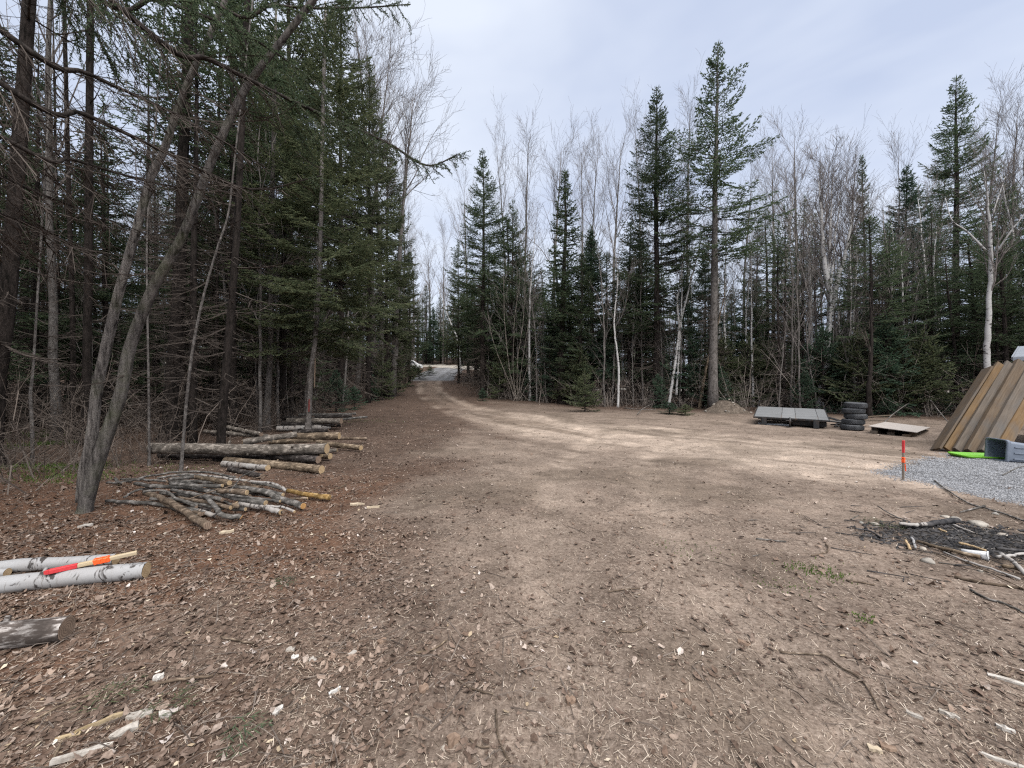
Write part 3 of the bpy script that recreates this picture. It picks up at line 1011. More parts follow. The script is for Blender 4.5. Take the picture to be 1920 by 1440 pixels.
def stem_tree(name, label, stems_px, depth, r0, bark, first, nb, cat='tree', seed=1, twig=None, fine=.0045, spread=.55, depth_l=3, extra=(), limbs_r=.42, up=.1):
    base = at(*stems_px[0][0])
    d0 = base[1]
    stems = []
    for st in stems_px:
        pts = [pt(x, y, d0) - base for x, y in st]
        stems.append([tuple(p_) for p_ in pts])
    stems[0][0] = (0, 0, -.1)
    H = max(p_[2] for s_ in stems for p_ in s_)
    proto = bare_tree(seed, H, r0, first, spread, nb, depth_l, bark, twig, stems, .012, fine, limbs_r, up)
    root = place(proto, base, label, name, cat)
    for k, (path, ra, rb) in enumerate(extra):
        m_ = MB()
        P_ = spline([pt(x, y, d0 + dd) - base for x, y, dd in path], 5)
        tube(m_, P_, np.linspace(ra, rb, len(P_)), 7, .03, rng_of(seed + k))
        obj('limb', m_.mesh('limb', bark, True), root)
    return root

stem_tree('birch_tree', 'stout white birch rising behind the leaning timbers by the shed', [[(1846, 790), (1850, 690), (1853, 590), (1858, 480), (1853, 390), (1845, 320)]], 0, .108, M_BIRCH, .45, 15, seed=81, fine=.004,
          extra=(([(1866, 478, 0), (1890, 440, -.3), (1925, 395, -.6)], .042, .018), ([(1848, 468, 0), (1812, 432, .3), (1785, 412, .5), (1772, 370, .6)], .034, .012), ([(1862, 400, 0), (1868, 380, 0), (1885, 330, .3)], .028, .01)))
stem_tree('birch_tree', 'white birch with wide bare crown standing behind the trailer', [[(1535, 772), (1547, 684), (1556, 591), (1554, 520), (1556, 440), (1562, 330)], [(1556, 591), (1572, 520), (1590, 450), (1600, 380)], [(1558, 560), (1545, 480), (1540, 400), (1535, 340)]], 0, .16, M_BIRCH, .42, 12, seed=82, fine=.006)
stem_tree('birch_tree', 'slender white birch clump leaning right of the dense dark spruce', [[(1253, 765), (1265, 684), (1273, 618), (1270, 565), (1278, 507), (1286, 430), (1292, 360)], [(1273, 618), (1282, 580), (1294, 531), (1307, 481), (1320, 420)], [(1268, 740), (1272, 680), (1277, 600), (1279, 520), (1276, 440)]], 0, .075, M_BIRCH, .5, 7, seed=83, fine=.005)
stem_tree('birch_tree', 'forked white birch between the dirt mound and the trailer', [[(1470, 760), (1470, 700), (1471, 605), (1468, 539), (1456, 467), (1448, 420)], [(1469, 545), (1475, 486), (1481, 420), (1490, 350)]], 0, .115, M_BIRCH, .5, 8, seed=84, fine=.005)
stem_tree('birch_tree', 'thin leaning birch with mossy yellow stem crossing the big grey spruce', [[(1310, 765), (1320, 715), (1331, 657), (1350, 590), (1362, 530)]], 0, .085, M_LOG_TAN, .6, 5, seed=85, fine=.005)
stem_tree('birch_tree', 'thin white birch bent over in front of the bushy fir', [[(1712, 770), (1706, 690), (1696, 620), (1692, 540), (1690, 470)]], 0, .07, M_BIRCH, .6, 5, seed=86, fine=.004)
for i, (st, lab) in enumerate((([(1602, 765), (1606, 690), (1600, 600), (1606, 500), (1604, 420)], 'slim white birch between the wide-crowned birch and the tyre stack'), ([(1668, 768), (1672, 680), (1668, 590), (1676, 490), (1672, 420)], 'slim white birch right of the tyre stack'),
        ([(1752, 768), (1748, 680), (1756, 590), (1750, 500), (1756, 430)], 'slim white birch left of the leaning timbers'), ([(1400, 762), (1404, 680), (1398, 600), (1406, 510), (1404, 430)], 'slim white birch behind the dirt mound'), ([(1516, 764), (1512, 680), (1520, 600), (1516, 500), (1524, 410)], 'slim white birch left of the wide-crowned birch'),
        ([(1158, 764), (1160, 690), (1152, 610), (1158, 520), (1150, 450)], 'slim white birch left of the dense dark spruce'))):
    stem_tree('birch_tree', lab, [st], 0, .062, M_BIRCH, .45, 9, seed=300 + i, fine=.0045)
stem_tree('birch_tree', 'distant birch leaning over the right side of the track end', [[(864, 702), (858, 640), (846, 608), (832, 570), (815, 520)]], 0, .14, M_BIRCH, .5, 7, seed=87, fine=.008)
stem_tree('alder_shrub', 'fan of many thin bare grey stems at the clearing edge', [[(970, 752), (955, 690), (946, 600), (944, 510)], [(968, 750), (962, 690), (965, 600), (975, 520)], [(971, 751), (978, 690), (990, 610), (1002, 540)], [(972, 751), (985, 700), (1005, 640), (1018, 570)],
          [(972, 752), (990, 720), (1012, 690), (1026, 640)], [(969, 751), (948, 700), (925, 640), (915, 590)], [(970, 751), (970, 680), (982, 590), (985, 500)]], 0, .028, M_LOG_GREY, .45, 5, cat='shrub', seed=88, fine=.005, depth_l=2)
stem_tree('bare_tree', 'pair of thin bare grey stems left of the tyre stack', [[(1572, 772), (1570, 700), (1562, 640), (1568, 560)], [(1573, 771), (1585, 700), (1588, 620), (1596, 560)]], 0, .04, M_ASPEN_BARK, .4, 7, seed=89, fine=.004, depth_l=2)
stem_tree('bare_tree', 'thick dark dead trunk just behind the tyre stack', [[(1630, 782), (1629, 720), (1634, 640), (1632, 560)]], 0, .11, M_SPRUCE_BARK, .5, 6, seed=90, fine=.004, depth_l=2, twig=M_TWIG)

# tall bare trees of the skyline
for i, (px, top, dep, k) in enumerate(((700, 75, 29, 0), (736, 95, 31, 1), (752, 300, 46, 2), (668, 60, 28, 2), (715, 130, 30, 0), (948, 252, 36, 0), (990, 262, 38, 2), (1035, 268, 35, 1), (1085, 285, 36, 2), (1110, 255, 40, 0), (1150, 262, 37, 1), (1195, 225, 36, 0),
                                      (1295, 205, 34, 2), (1448, 270, 33, 0), (1500, 250, 34, 1), (1545, 300, 32, 2), (1590, 290, 36, 0), (1690, 262, 36, 2), (1755, 300, 34, 0), (1850, 215, 30, 1), (1890, 195, 29, 0), (1935, 225, 29, 1), (878, 330, 46, 1), (1240, 250, 40, 2), (1395, 330, 38, 1))):
    x_ = (px - 960) / F * dep
    H = px_height(top, dep) - float(macro(x_, dep))
    lab = {3: 'very tall bare tree farthest left above the green spruces', 4: 'bare tree crown between the two tallest above the left spruces', 0: 'very tall bare tree showing above the spruces left of the track gap', 1: 'tall bare tree with curved limbs nearest the sky gap over the track'}.get(i, 'tall leafless grey tree showing above the conifers ' + where(x_, dep, SPAN_R, RANK_R)[0])
    place(P_BARE[k], (x_, dep), lab, 'bare_tree', group=None if i in (0, 1, 3, 4) else 'leafless trees on the far skyline', rz=R_.uniform(0, 6.28), s=H / P_BARE[k][1], sxy=H / P_BARE[k][1] * R_.uniform(.8, 1.05) * (1.25 if i in (0, 1, 3, 4) else 1), lean=(0, (.10 if i in (0, 1, 3, 4) else 0) or R_.normal(0, .02)))

# --- fill of the wood across the clearing
taken = []
def free(x, y, d):
    for a, b in taken:
        if (a - x) ** 2 + (b - y) ** 2 < d * d:
            return False
    taken.append((x, y))
    return True
n_r = 0
for _ in range(4000):
    y = R_.uniform(14, 47)
    x = R_.uniform(-7, 1.42 * y)
    e = float(edge_right(np.array(x)))
    if y < e + .9 or y > e + 19 or abs(poly_dist(x, y, ROAD)) < 3.6 or abs(poly_dist(x, y, TRACK)) < 4.2 + max(0, (y - 34) * .06):
        continue
    if x > 11.5 and y < 14.5:
        continue
    if not free(x, y, 1.25 + .035 * (y - e)):
        continue
    u = R_.random()
    if x > 8.5 and u < .47 and R_.random() < .5:
        u = R_.choice([.5, .6, .77, .9])
    g = 'trees filling the wood across the clearing'
    wa, wb = where(x, y, SPAN_R, RANK_R)
    wh = wa + ' ' + wb
    if u < .47:
        k = R_.integers(4)
        s = R_.uniform(.55, .90) * (1.22 if x < 8 else 1.0)
        place(P_MID[k], (x, y), 'middle-sized spruce ' + wh, group=g, rz=R_.uniform(0, 6.28), s=s, sxy=s * R_.uniform(1.1, 1.6), lean=(R_.normal(0, .03), R_.normal(0, .03)))
    elif u < .66:
        k = R_.integers(3)
        s = R_.uniform(.55, .85)
        place(P_DEEP[k], (x, y), 'thin dead-branched spruce ' + wh, group=g, rz=R_.uniform(0, 6.28), s=s)
    elif u < .74:
        s = R_.uniform(.45, .8)
        place(P_FIR, (x, y), 'dark young fir ' + wh, 'fir_tree', group=g, rz=R_.uniform(0, 6.28), s=s)
    elif u < .80:
        k = R_.integers(2)
        s = R_.uniform(.6, .95)
        place(P_WHITE[k], (x, y), 'thin white birch ' + wh, 'birch_tree', group=g, rz=R_.uniform(0, 6.28), s=s)
    else:
        k = R_.integers(3)
        s = R_.uniform(.6, 1.1)
        place(P_POLE[k], (x, y), 'bare sapling pole ' + wh, 'bare_tree', group=g, rz=R_.uniform(0, 6.28), s=s)
    n_r += 1
    if n_r >= 190:
        break

for i in range(50):
    if i < 34:
        x = R_.uniform(-3.5, 19)
        y = float(edge_right(np.array(x))) + R_.uniform(.1, 3.5)
        if x > 1.34 * y:
            continue
        wa, wb = where(x, y, SPAN_R, RANK_R)
        lab, g = 'pale leafless sapling ' + wa + ' ' + wb, 'leafless saplings along the far edge of the clearing'
    else:
        y = R_.uniform(10, 40)
        x = float(edge_left(np.array(y))) - R_.uniform(.1, 2.0)
        wa, wb = where(x, y, SPAN_L, RANK_L)
        lab, g = wb + ' pale leafless sapling ' + wa, 'leafless saplings along the left wood edge'
    k = R_.integers(3)
    s = R_.uniform(.45, 1.35)
    place(P_POLE[k], (x, y), lab, 'bare_sapling', group=g, rz=R_.uniform(0, 6.28), s=s, lean=(R_.normal(0, .05), R_.normal(0, .05)))

# --- the shaded wood on the left
DEADM = {}
def dead_bough(c, k):
    if (c, k) not in DEADM:
        wm = MB()
        frusta(wm, *bank(c, False, .8)[k][1])
        DEADM[c, k] = wm.mesh('bough', M_TWIG)
    return DEADM[c, k]

def trunk_tree(name, label, path, depth, ra, rb, bark, proto=None, seed=1, crown_z=None, cat='tree', twigs=18, twig_len=1.2, marks=()):
    """A near tree whose trunk follows a line of the photograph at one depth; boughs of its own."""
    base = at(*path[0]) if depth is None else None
    d0 = base[1] if depth is None else depth
    if base is None:
        b = pt(*path[0], d0)
        base = np.array([b[0], b[1], Gz(b[0], b[1])])
    pts = [pt(x, y, d0) - base for x, y in path]
    pts[0] = np.array([pts[0][0], 0, -.15])
    r = rng_of(seed)
    P_ = spline(pts, 8)
    top = P_[-1] + (P_[-1] - P_[-2]) / np.linalg.norm(P_[-1] - P_[-2]) * 5.0
    P_ = np.vstack([P_, P_[-1] * .5 + top * .5, top])
    rad = np.linspace(ra, rb, len(P_))
    rad *= .8 if ra > .05 and name != 'leaning_tree' else 1.0
    rad[0] *= 2.1
    rad[1] *= 1.4
    rad[2] *= 1.1
    rad[-1] *= .5
    root = empty(name, tuple(base), label, cat)
    tm = MB()
    tube(tm, P_, rad, 24, .03, r)
    obj('trunk', tm.mesh('trunk', bark, True), root)
    u = np.linspace(0, 1, len(P_))
    for i in range(twigs):
        f = r.uniform(.12, .95)
        o = np.array([np.interp(f, u, P_[:, j]) for j in range(3)])
        L = twig_len * r.uniform(.4, 1.2)
        c = CLASSES[np.argmin(np.abs(CLASSES - L))]
        e = obj('bough', dead_bough(float(c), r.integers(4)), root, o)
        e.rotation_euler = (0, -math.radians(r.uniform(-30, 15)), r.uniform(0, 6.28))
        e.scale = (L / c,) * 3
    if proto is not None:                       # a live crown carried by this trunk, above the frame of the near stem
        e = obj('crown', dict(proto[0])['crown'], root)
        k = crown_z
        e.location = P_[-1] - np.array([0, 0, k[1]])
        e.scale = (k[0], k[0], k[0])
        e.rotation_euler = (0, 0, r.uniform(0, 6))
    for (p0, p1, off, wdt, m_, nm) in marks:
        a, b = pt(*p0, d0 - off) - base, pt(*p1, d0 - off) - base
        mm = MB()
        tube(mm, [a, a * .5 + b * .5, b], [wdt * .8, wdt, wdt * .7], 6)
        obj(nm, mm.mesh(nm, m_), root)
    return root

# leaning twin trunk
lean = trunk_tree('leaning_tree', 'old twin-stemmed tree leaning right over the branch heap', [(153, 962), (175, 892), (200, 815), (225, 742), (247, 640), (287, 540), (320, 483), (353, 417), (400, 293), (460, 167), (533, 70)], None, .074, .034, M_OLD_BARK, seed=101, twigs=10, twig_len=.9)
_b = np.array(lean.location)
_d = _b[1]
_m = MB()
_P = spline([pt(x, y, _d + .06) - _b for x, y in ((155, 940), (160, 880), (172, 822), (182, 730), (207, 617), (227, 533), (260, 417), (283, 333), (307, 283), (347, 167), (393, 67), (440, -40))], 5)
tube(_m, _P, np.linspace(.064, .028, len(_P)), 26, .03, rng_of(3))
obj('trunk', _m.mesh('second_stem', M_OLD_BARK, True), lean)

trunk_tree('spruce_tree', 'thick dark spruce trunk at the left picture edge', [(-18, 850), (-8, 720), (14, 560), (32, 330), (55, 0)], 7.0, .17, .10, M_SPRUCE_BARK, P_DEEP[0], 102, (1.0, 13.5), twigs=34, twig_len=1.6)
trunk_tree('spruce_tree', 'straight dark trunk left of the leaning twin tree', [(160, 846), (163, 700), (166, 500), (168, 250), (170, 0)], 9.0, .10, .075, M_SPRUCE_BARK, P_DEEP[1], 103, (1.0, 12.5), twigs=34, twig_len=1.5)
trunk_tree('spruce_tree', 'thin dark trunk between the edge tree and the straight trunk', [(138, 828), (136, 600), (128, 330), (120, 0)], 10.5, .075, .05, M_SPRUCE_BARK, P_DEEP[2], 104, (.9, 12), twigs=24, twig_len=1.4)
trunk_tree('spruce_tree', 'broad dark trunk rising behind the big log', [(316, 826), (324, 700), (336, 530), (343, 300), (352, 100)], None, .21, .12, M_SPRUCE_BARK, P_DEEP[0], 105, (1.0, 13), twigs=44, twig_len=1.8)
trunk_tree('spruce_tree', 'slim straight spruce growing up through the log pile', [(411, 862), (420, 740), (430, 620), (440, 500), (447, 380), (455, 200)], None, .10, .06, M_SPRUCE_BARK, P_DEEP[1], 106, (.9, 11.5), twigs=30, twig_len=1.3)
trunk_tree('spruce_tree', 'grey spruce trunk standing left of the red-marked tree', [(498, 806), (507, 645), (508, 500), (512, 300)], None, .12, .075, M_GREY_BARK, P_EDGE[0], 107, (.9, 14), twigs=30, twig_len=1.5)
trunk_tree('spruce_tree', 'spruce trunk with a faded red paint mark by the far log stack', [(577, 810), (583, 706), (593, 614), (600, 480), (604, 300)], None, .10, .07, M_GREY_BARK, P_EDGE[1], 108, (.95, 14.5), twigs=20, twig_len=1.3,
           marks=(((589.5, 726), (591, 672), .10, .02, M_CUT_OLD, 'bark_scar'), ((579, 772), (580, 748), .09, .03, M_RED_OLD, 'paint_mark')))
for i, (path, dep, ra, lab) in enumerate((
        ([(280, 872), (279, 740), (277, 617), (276, 430), (290, 250)], None, .022, 'pencil-thin upright sapling at the left end of the big log'),
        ([(338, 884), (350, 750), (363, 643), (383, 550), (407, 467), (428, 400), (440, 300)], None, .024, 'thin pale sapling curving right in front of the big log'),
        ([(403, 822), (405, 700), (407, 560), (410, 300)], 11.5, .07, 'narrow trunk just behind the slim spruce in the log pile'),
        ([(592, 748), (602, 706), (626, 660), (640, 614), (662, 540)], None, .085, 'leaning grey birch beyond the red-marked tree'),
        ([(528, 760), (545, 690), (556, 620), (566, 540)], None, .06, 'slanting bare stem between the grey trunk and the red-marked tree'),
        ([(61, 850), (60, 800), (57, 740), (62, 690), (70, 560)], 7.6, .03, 'crooked pale sapling in the shade at far left'),
        ([(108, 812), (106, 700), (110, 560), (105, 300)], 12, .06, 'slim dark trunk deep behind the crooked sapling'))):
    trunk_tree('sapling' if ra < .05 else 'bare_tree', lab, path, dep, ra, ra * .5, M_BIRCH if i == 3 else (M_ASPEN_BARK if ra < .05 else M_SPRUCE_BARK), seed=120 + i, twigs=6 if ra < .05 else 14, twig_len=.6 if ra < .05 else 1.1)

# the spruce standing out of frame beside the camera whose long boughs hang into the picture
out_tree = empty('spruce_tree', (-6.6, 2.2, Gz(-6.6, 2.2)), 'big spruce at the left whose long drooping boughs cross the upper picture', 'tree')
_m = MB()
_z = np.linspace(-.2, 16, 14)
tube(_m, np.stack([.15 * np.sin(_z * .4), .1 * np.cos(_z * .3), _z], 1), .26 * (1 - _z.clip(0) / 18), 12, .03, rng_of(4))
obj('trunk', _m.mesh('trunk', M_SPRUCE_BARK, True), out_tree)
def needles(BL, p, d, l, r):
    k = max(4, int(l / .0075))
    f = (np.arange(k) + r.random(k)) / k
    e = norm(d[None] * .75 + r.normal(0, .55, (k, 3)))
    b = p[None] + d[None] * (l * f)[:, None]
    BL[0].extend(b); BL[1].extend(b + e * r.uniform(.020, .036, k)[:, None]); BL[2].extend(np.full(k, .0042))

def long_bough(path3, seed, r0, live_from=2.0, hang=.5, dens=1.0):
    """A long limb through world points with hanging side twigs; needles on the outer share."""
    r = rng_of(seed)
    o = np.array(out_tree.location)
    P_ = spline([np.asarray(p_) - o for p_ in path3], 6)
    m_ = MB()
    tube(m_, P_, np.linspace(r0 * .6, r0 * .14, len(P_)), 7, .05, r)
    b_ = obj('bough', m_.mesh('bough', M_SPRUCE_BARK, True), out_tree)
    ln = np.concatenate([[0], np.cumsum(np.linalg.norm(np.diff(P_, axis=0), axis=1))])
    S, BL = [[], [], [], []], [[], [], []]
    s = ln[-1] * .12
    side = 1
    while s < ln[-1] * .99:
        f = s / ln[-1]
        p = np.array([np.interp(s, ln, P_[:, j]) for j in range(3)])
        q = np.array([np.interp(min(s + .1, ln[-1]), ln, P_[:, j]) for j in range(3)])
        d = norm(q - p + 1e-6)
        sd = norm(np.cross(d, [0, 0, 1])) * side
        l = (.3 + .6 * math.sin(math.pi * min(1, f + .1))) * r.uniform(.4, 1.2)
        dd = norm(d * .75 + sd * r.uniform(.5, 1.0) + np.array([0, 0, -hang * r.uniform(.4, 1.3)]))
        live = f > live_from
        e = p + dd * l
        S[0].append(p); S[1].append(e); S[2].append(.0048); S[3].append(.0026)
        for _ in range(int(l / .06)):
            g = r.uniform(.2, 1)
            b0 = p + dd * l * g
            d2 = norm(dd + r.normal(0, .55, 3) + np.array([0, 0, -.35]))
            l2 = l * r.uniform(.15, .45)
            if live:
                S[0].append(b0); S[1].append(b0 + d2 * l2); S[2].append(.0025); S[3].append(.0014)
                needles(BL, b0, d2, l2, r)
            else:
                S[0].append(b0); S[1].append(b0 + d2 * l2); S[2].append(.0032); S[3].append(.0018)
        if live:
            needles(BL, p, dd, l, r)
        side = -side
        s += .06 / dens * r.uniform(.6, 1.4)
    w_ = MB()
    frusta(w_, *(np.array(x) for x in S))
    obj('twigs', w_.mesh('twigs', M_TWIG), b_)
    if BL[0]:
        k_ = MB()
        blades(k_, np.array(BL[0]), np.array(BL[1]), np.array(BL[2]), r)
        obj('needles', k_.mesh('needles', M_NEEDLE), b_)
_o = np.array(out_tree.location)
def ob(z_):
    return _o + np.array([.1, .1, z_])
long_bough([ob(6.6), pt(0, 55, 3.1), pt(170, 140, 3.5), pt(350, 225, 3.9), pt(500, 315, 4.3)], 201, .05, .98)
long_bough([ob(6.0), pt(0, 155, 3.0), pt(160, 215, 3.4), pt(330, 295, 3.8), pt(470, 355, 4.2), pt(600, 330, 4.6)], 202, .045, .96)
long_bough([ob(5.2), pt(0, 255, 3.0), pt(140, 300, 3.4), pt(300, 345, 3.9), pt(430, 360, 4.4)], 203, .035, 1.1)
long_bough([ob(7.8), pt(230, 20, 3.6), pt(400, 115, 4.0), pt(560, 195, 4.4), pt(720, 265, 4.8), pt(800, 310, 5.0), pt(858, 290, 5.1)], 204, .05, .70, .7)
long_bough([ob(4.4), pt(0, 330, 3.2), pt(120, 380, 3.6), pt(280, 440, 4.2)], 205, .03, 1.1)
long_bough([ob(9.0), pt(350, -40, 4.4), pt(520, 10, 4.8), pt(660, 15, 5.2), pt(770, 8, 5.4)], 206, .045, .35, .8)
long_bough([ob(8.6), pt(120, -60, 3.6), pt(300, 0, 4.0), pt(450, 60, 4.5), pt(560, 130, 5.0), pt(640, 200, 5.3)], 207, .045, .5, .8)
long_bough([ob(3.6), pt(0, 400, 3.4), pt(90, 460, 4.0), pt(170, 560, 4.6)], 208, .022, 1.1)

# edge spruces whose needles hang over the log piles and the track
for i, (px, py, top, rad, k, lab) in enumerate((
        (545, 772, -150, 150, 0, 'large green spruce with drooping boughs over the far log stack'),
        (640, 762, -40, 110, 1, 'green spruce leaning its boughs out over the small fir'),
        (690, 756, 110, 85, 0, 'spruce with boughs down to the ground right of the small fir'),
        (724, 746, 250, 74, 1, 'spruce where the left wood meets the curve of the track'),
        (470, 775, -200, 120, 1, 'tall spruce with a deep green crown behind the grey trunk'),
        (748, 730, 370, 58, 0, 'smaller spruce beside the track just before the gravel'),
        (768, 718, 470, 36, 1, 'young spruce on the bank left of the gravel end'))):
    p = at(px, py)
    H = px_height(top, p[1]) - p[2]
    place(P_EDGE[k], p, lab, rz=R_.uniform(0, 6.28), s=H / 15.0, sxy=rad / F * p[1] / 2.9)

n_l = 0
taken += [(-5.45, 4.9), (-9.2, 10.4), (-6.1, 8), (-8, 12.6), (-6.6, 12.4), (-10.3, 9), (-9.4, 7)]
for _ in range(9000):
    y = R_.uniform(4.5, 58)
    x = R_.uniform(-1.42 * y - 1.5, -6)
    e = float(edge_left(np.array(y)))
    dep = e - x
    if dep < .7 or dep > 24 or abs(poly_dist(x, y, TRACK)) < 4.0:
        continue
    if y < 9.5 and dep < 3.2:
        continue
    if not free(x, y, 1.15 + .02 * max(0, y - 8)):
        continue
    u = R_.random()
    g = 'trees crowded in the wood beyond the log piles'
    wa, wb = where(x, y, SPAN_L, RANK_L)
    if u < .46:
        k = R_.integers(3)
        s = R_.uniform(.75, 1.1)
        place(P_DEEP[k], (x, y), wb + ' dark spruce with dead lower branches ' + wa, group=g, rz=R_.uniform(0, 6.28), s=s, sxy=s * R_.uniform(.8, 1.1))
    elif u < .70:
        k = R_.integers(3)
        s = R_.uniform(.6, .95)
        place(P_MID[k], (x, y), wb + ' smaller green spruce ' + wa, group=g, rz=R_.uniform(0, 6.28), s=s)
    elif u < .78:
        k = R_.integers(3)
        s = R_.uniform(.55, .8)
        place(P_BARE[k], (x, y), wb + ' leafless broadleaf tree in the shade ' + wa, 'bare_tree', group=g, rz=R_.uniform(0, 6.28), s=s)
    else:
        k = R_.integers(3)
        s = R_.uniform(.6, 1.0)
        place(P_POLE[k], (x, y), wb + ' bare sapling pole in the shade ' + wa, 'bare_tree', group=g, rz=R_.uniform(0, 6.28), s=s)
    n_l += 1
    if n_l >= 190:
        break

# trees just outside the picture on both sides: they close the woods and shade what is in view
n_o = 0
for _ in range(3000):
    left = R_.random() < .6
    y = R_.uniform(-6, 26)
    if left:
        x = R_.uniform(-24, -8)
        if x > -1.42 * max(y, 0) - 2.2 or x > float(edge_left(np.array(y))) - 1.5:
            continue
    else:
        x = R_.uniform(15, 40)
        if x < 1.42 * max(y, 0) + 1.5 or (x < 22 and y < 14) or y < 4:
            continue
    if not free(x, y, 2.2):
        continue
    k = R_.integers(3)
    s = R_.uniform(.8, 1.05)
    place((P_DEEP if R_.random() < .6 else P_MID)[k], (x, y), 'spruce of the wood just outside the ' + ('left' if left else 'right') + ' picture edge', group='spruces just outside the picture', rz=R_.uniform(0, 6.28), s=s)
    n_o += 1
    if n_o >= 70:
        break

# small firs
for i, (px, py, top, rad, k, lab) in enumerate((
        (1097, 772, 692, 36, 1, 'low bushy fir sapling at the clearing edge below the dark fir'),
        (664, 768, 722, 26, 0, 'small blue-green fir at the wood edge beyond the log stacks'),
        (1255, 776, 752, 30, 0, 'very low fir sprawling at the foot of the dense dark spruce'),
        (1285, 778, 756, 22, 1, 'flat little fir beside the sprawling one'),
        (1592, 776, 735, 24, 0, 'small green fir behind the right end of the trailer'),
        (1450, 766, 735, 22, 0, 'small fir behind the left end of the trailer'),
        (1380, 755, 690, 22, 0, 'small fir behind the big grey trunk'),
        (1665, 782, 742, 22, 0, 'small fir just right of the tyre stack'),
        (806, 704, 684, 13, 1, 'green bush on the bank at the left of the gravel end'),
        (786, 711, 683, 15, 1, 'bushy fir at the left side of the track end'), (768, 712, 676, 15, 0, 'blue-green fir hiding the lower half of the far white car'), (779, 706, 681, 12, 1, 'low fir in front of the far white car'),
        (700, 752, 700, 18, 0, 'young fir in the shade at the left edge of the track'),
        (905, 752, 726, 14, 0, 'young fir at the right edge of the track'),
        (1770, 778, 735, 20, 0, 'small fir left of the leaning timbers'),
        (90, 800, 700, 40, 0, 'young fir in deep shade left of the leaning twin tree'),
        (235, 790, 735, 22, 0, 'young fir in deep shade right of the leaning twin tree'))):
    p = at(px, py)
    H = px_height(top, p[1]) - p[2]
    place(P_SAP[k], p, lab, 'fir_sapling', rz=R_.uniform(0, 6.28), s=H / 2.6, sxy=rad / F * p[1] / .95)

GAPT = ['leftmost', 'second from left', 'third from left', 'fourth from left', 'fifth from left', 'sixth from left', 'seventh from left', 'eighth from left', 'ninth from left', 'rightmost']
for i, (px, top, dep) in enumerate(((745, 500, 66), (765, 545, 70), (783, 560, 67), (799, 536, 72), (812, 575, 69), (826, 556, 73), (838, 580, 68), (850, 560, 72), (866, 545, 70), (885, 530, 66))):
    x_ = (px - 960) / F * dep
    H = px_height(top, dep) - float(macro(x_, dep))
    pr = (P_MID[0], P_FIR, P_MID[2])[i % 3]
    place(pr, (x_, dep), GAPT[i] + ' of the distant spruces closing the end of the track', group='distant spruces at the end of the track', rz=R_.uniform(0, 6.28), s=H / pr[1], sxy=H / pr[1] * R_.uniform(.95, 1.25))
for i, (px, top, dep) in enumerate(((775, 430, 58), (808, 450, 74), (832, 420, 76))):
    x_ = (px - 960) / F * dep
    H = px_height(top, dep) - float(macro(x_, dep))
    place(P_BARE[i], (x_, dep), ['left', 'middle', 'right'][i] + ' one of three distant bare trees over the end of the track', 'bare_tree', group='distant bare trees at the end of the track', rz=R_.uniform(0, 6.28), s=H / 21.0)

for i in range(44):
    x = R_.uniform(-3.2, 19)
    y = float(edge_right(np.array(x))) + .4 + 6 * R_.random() ** 1.5
    if x > 1.34 * y or poly_dist(x, y, TRACK) < 3.6:
        continue
    wa, wb = where(x, y, SPAN_R, RANK_R)
    k = R_.integers(2)
    s = R_.uniform(.8, 1.9)
    place(P_SAP[k], (x, y), ['blue-green', 'yellow-green'][k] + ' young fir in the undergrowth ' + wa + ' ' + wb, 'fir_sapling', group='young firs in the undergrowth across the clearing', rz=R_.uniform(0, 6.28), s=s)
for i, (px, py, top, rad, k, lab) in enumerate(((738, 742, 620, 34, 1, 'tall young fir leaning foliage over the left edge of the track'), (716, 750, 640, 30, 1, 'young fir before the trunks left of the track curve'), (630, 772, 690, 30, 0, 'young fir in the shade behind the far log stack'), (760, 726, 640, 24, 1, 'young fir at the left edge where the gravel starts'))):
    p = at(px, py)
    H = px_height(top, p[1]) - p[2]
    place(P_SAP[k], p, lab, 'fir_sapling', rz=R_.uniform(0, 6.28), s=H / 2.6, sxy=rad / F * p[1] / .95)

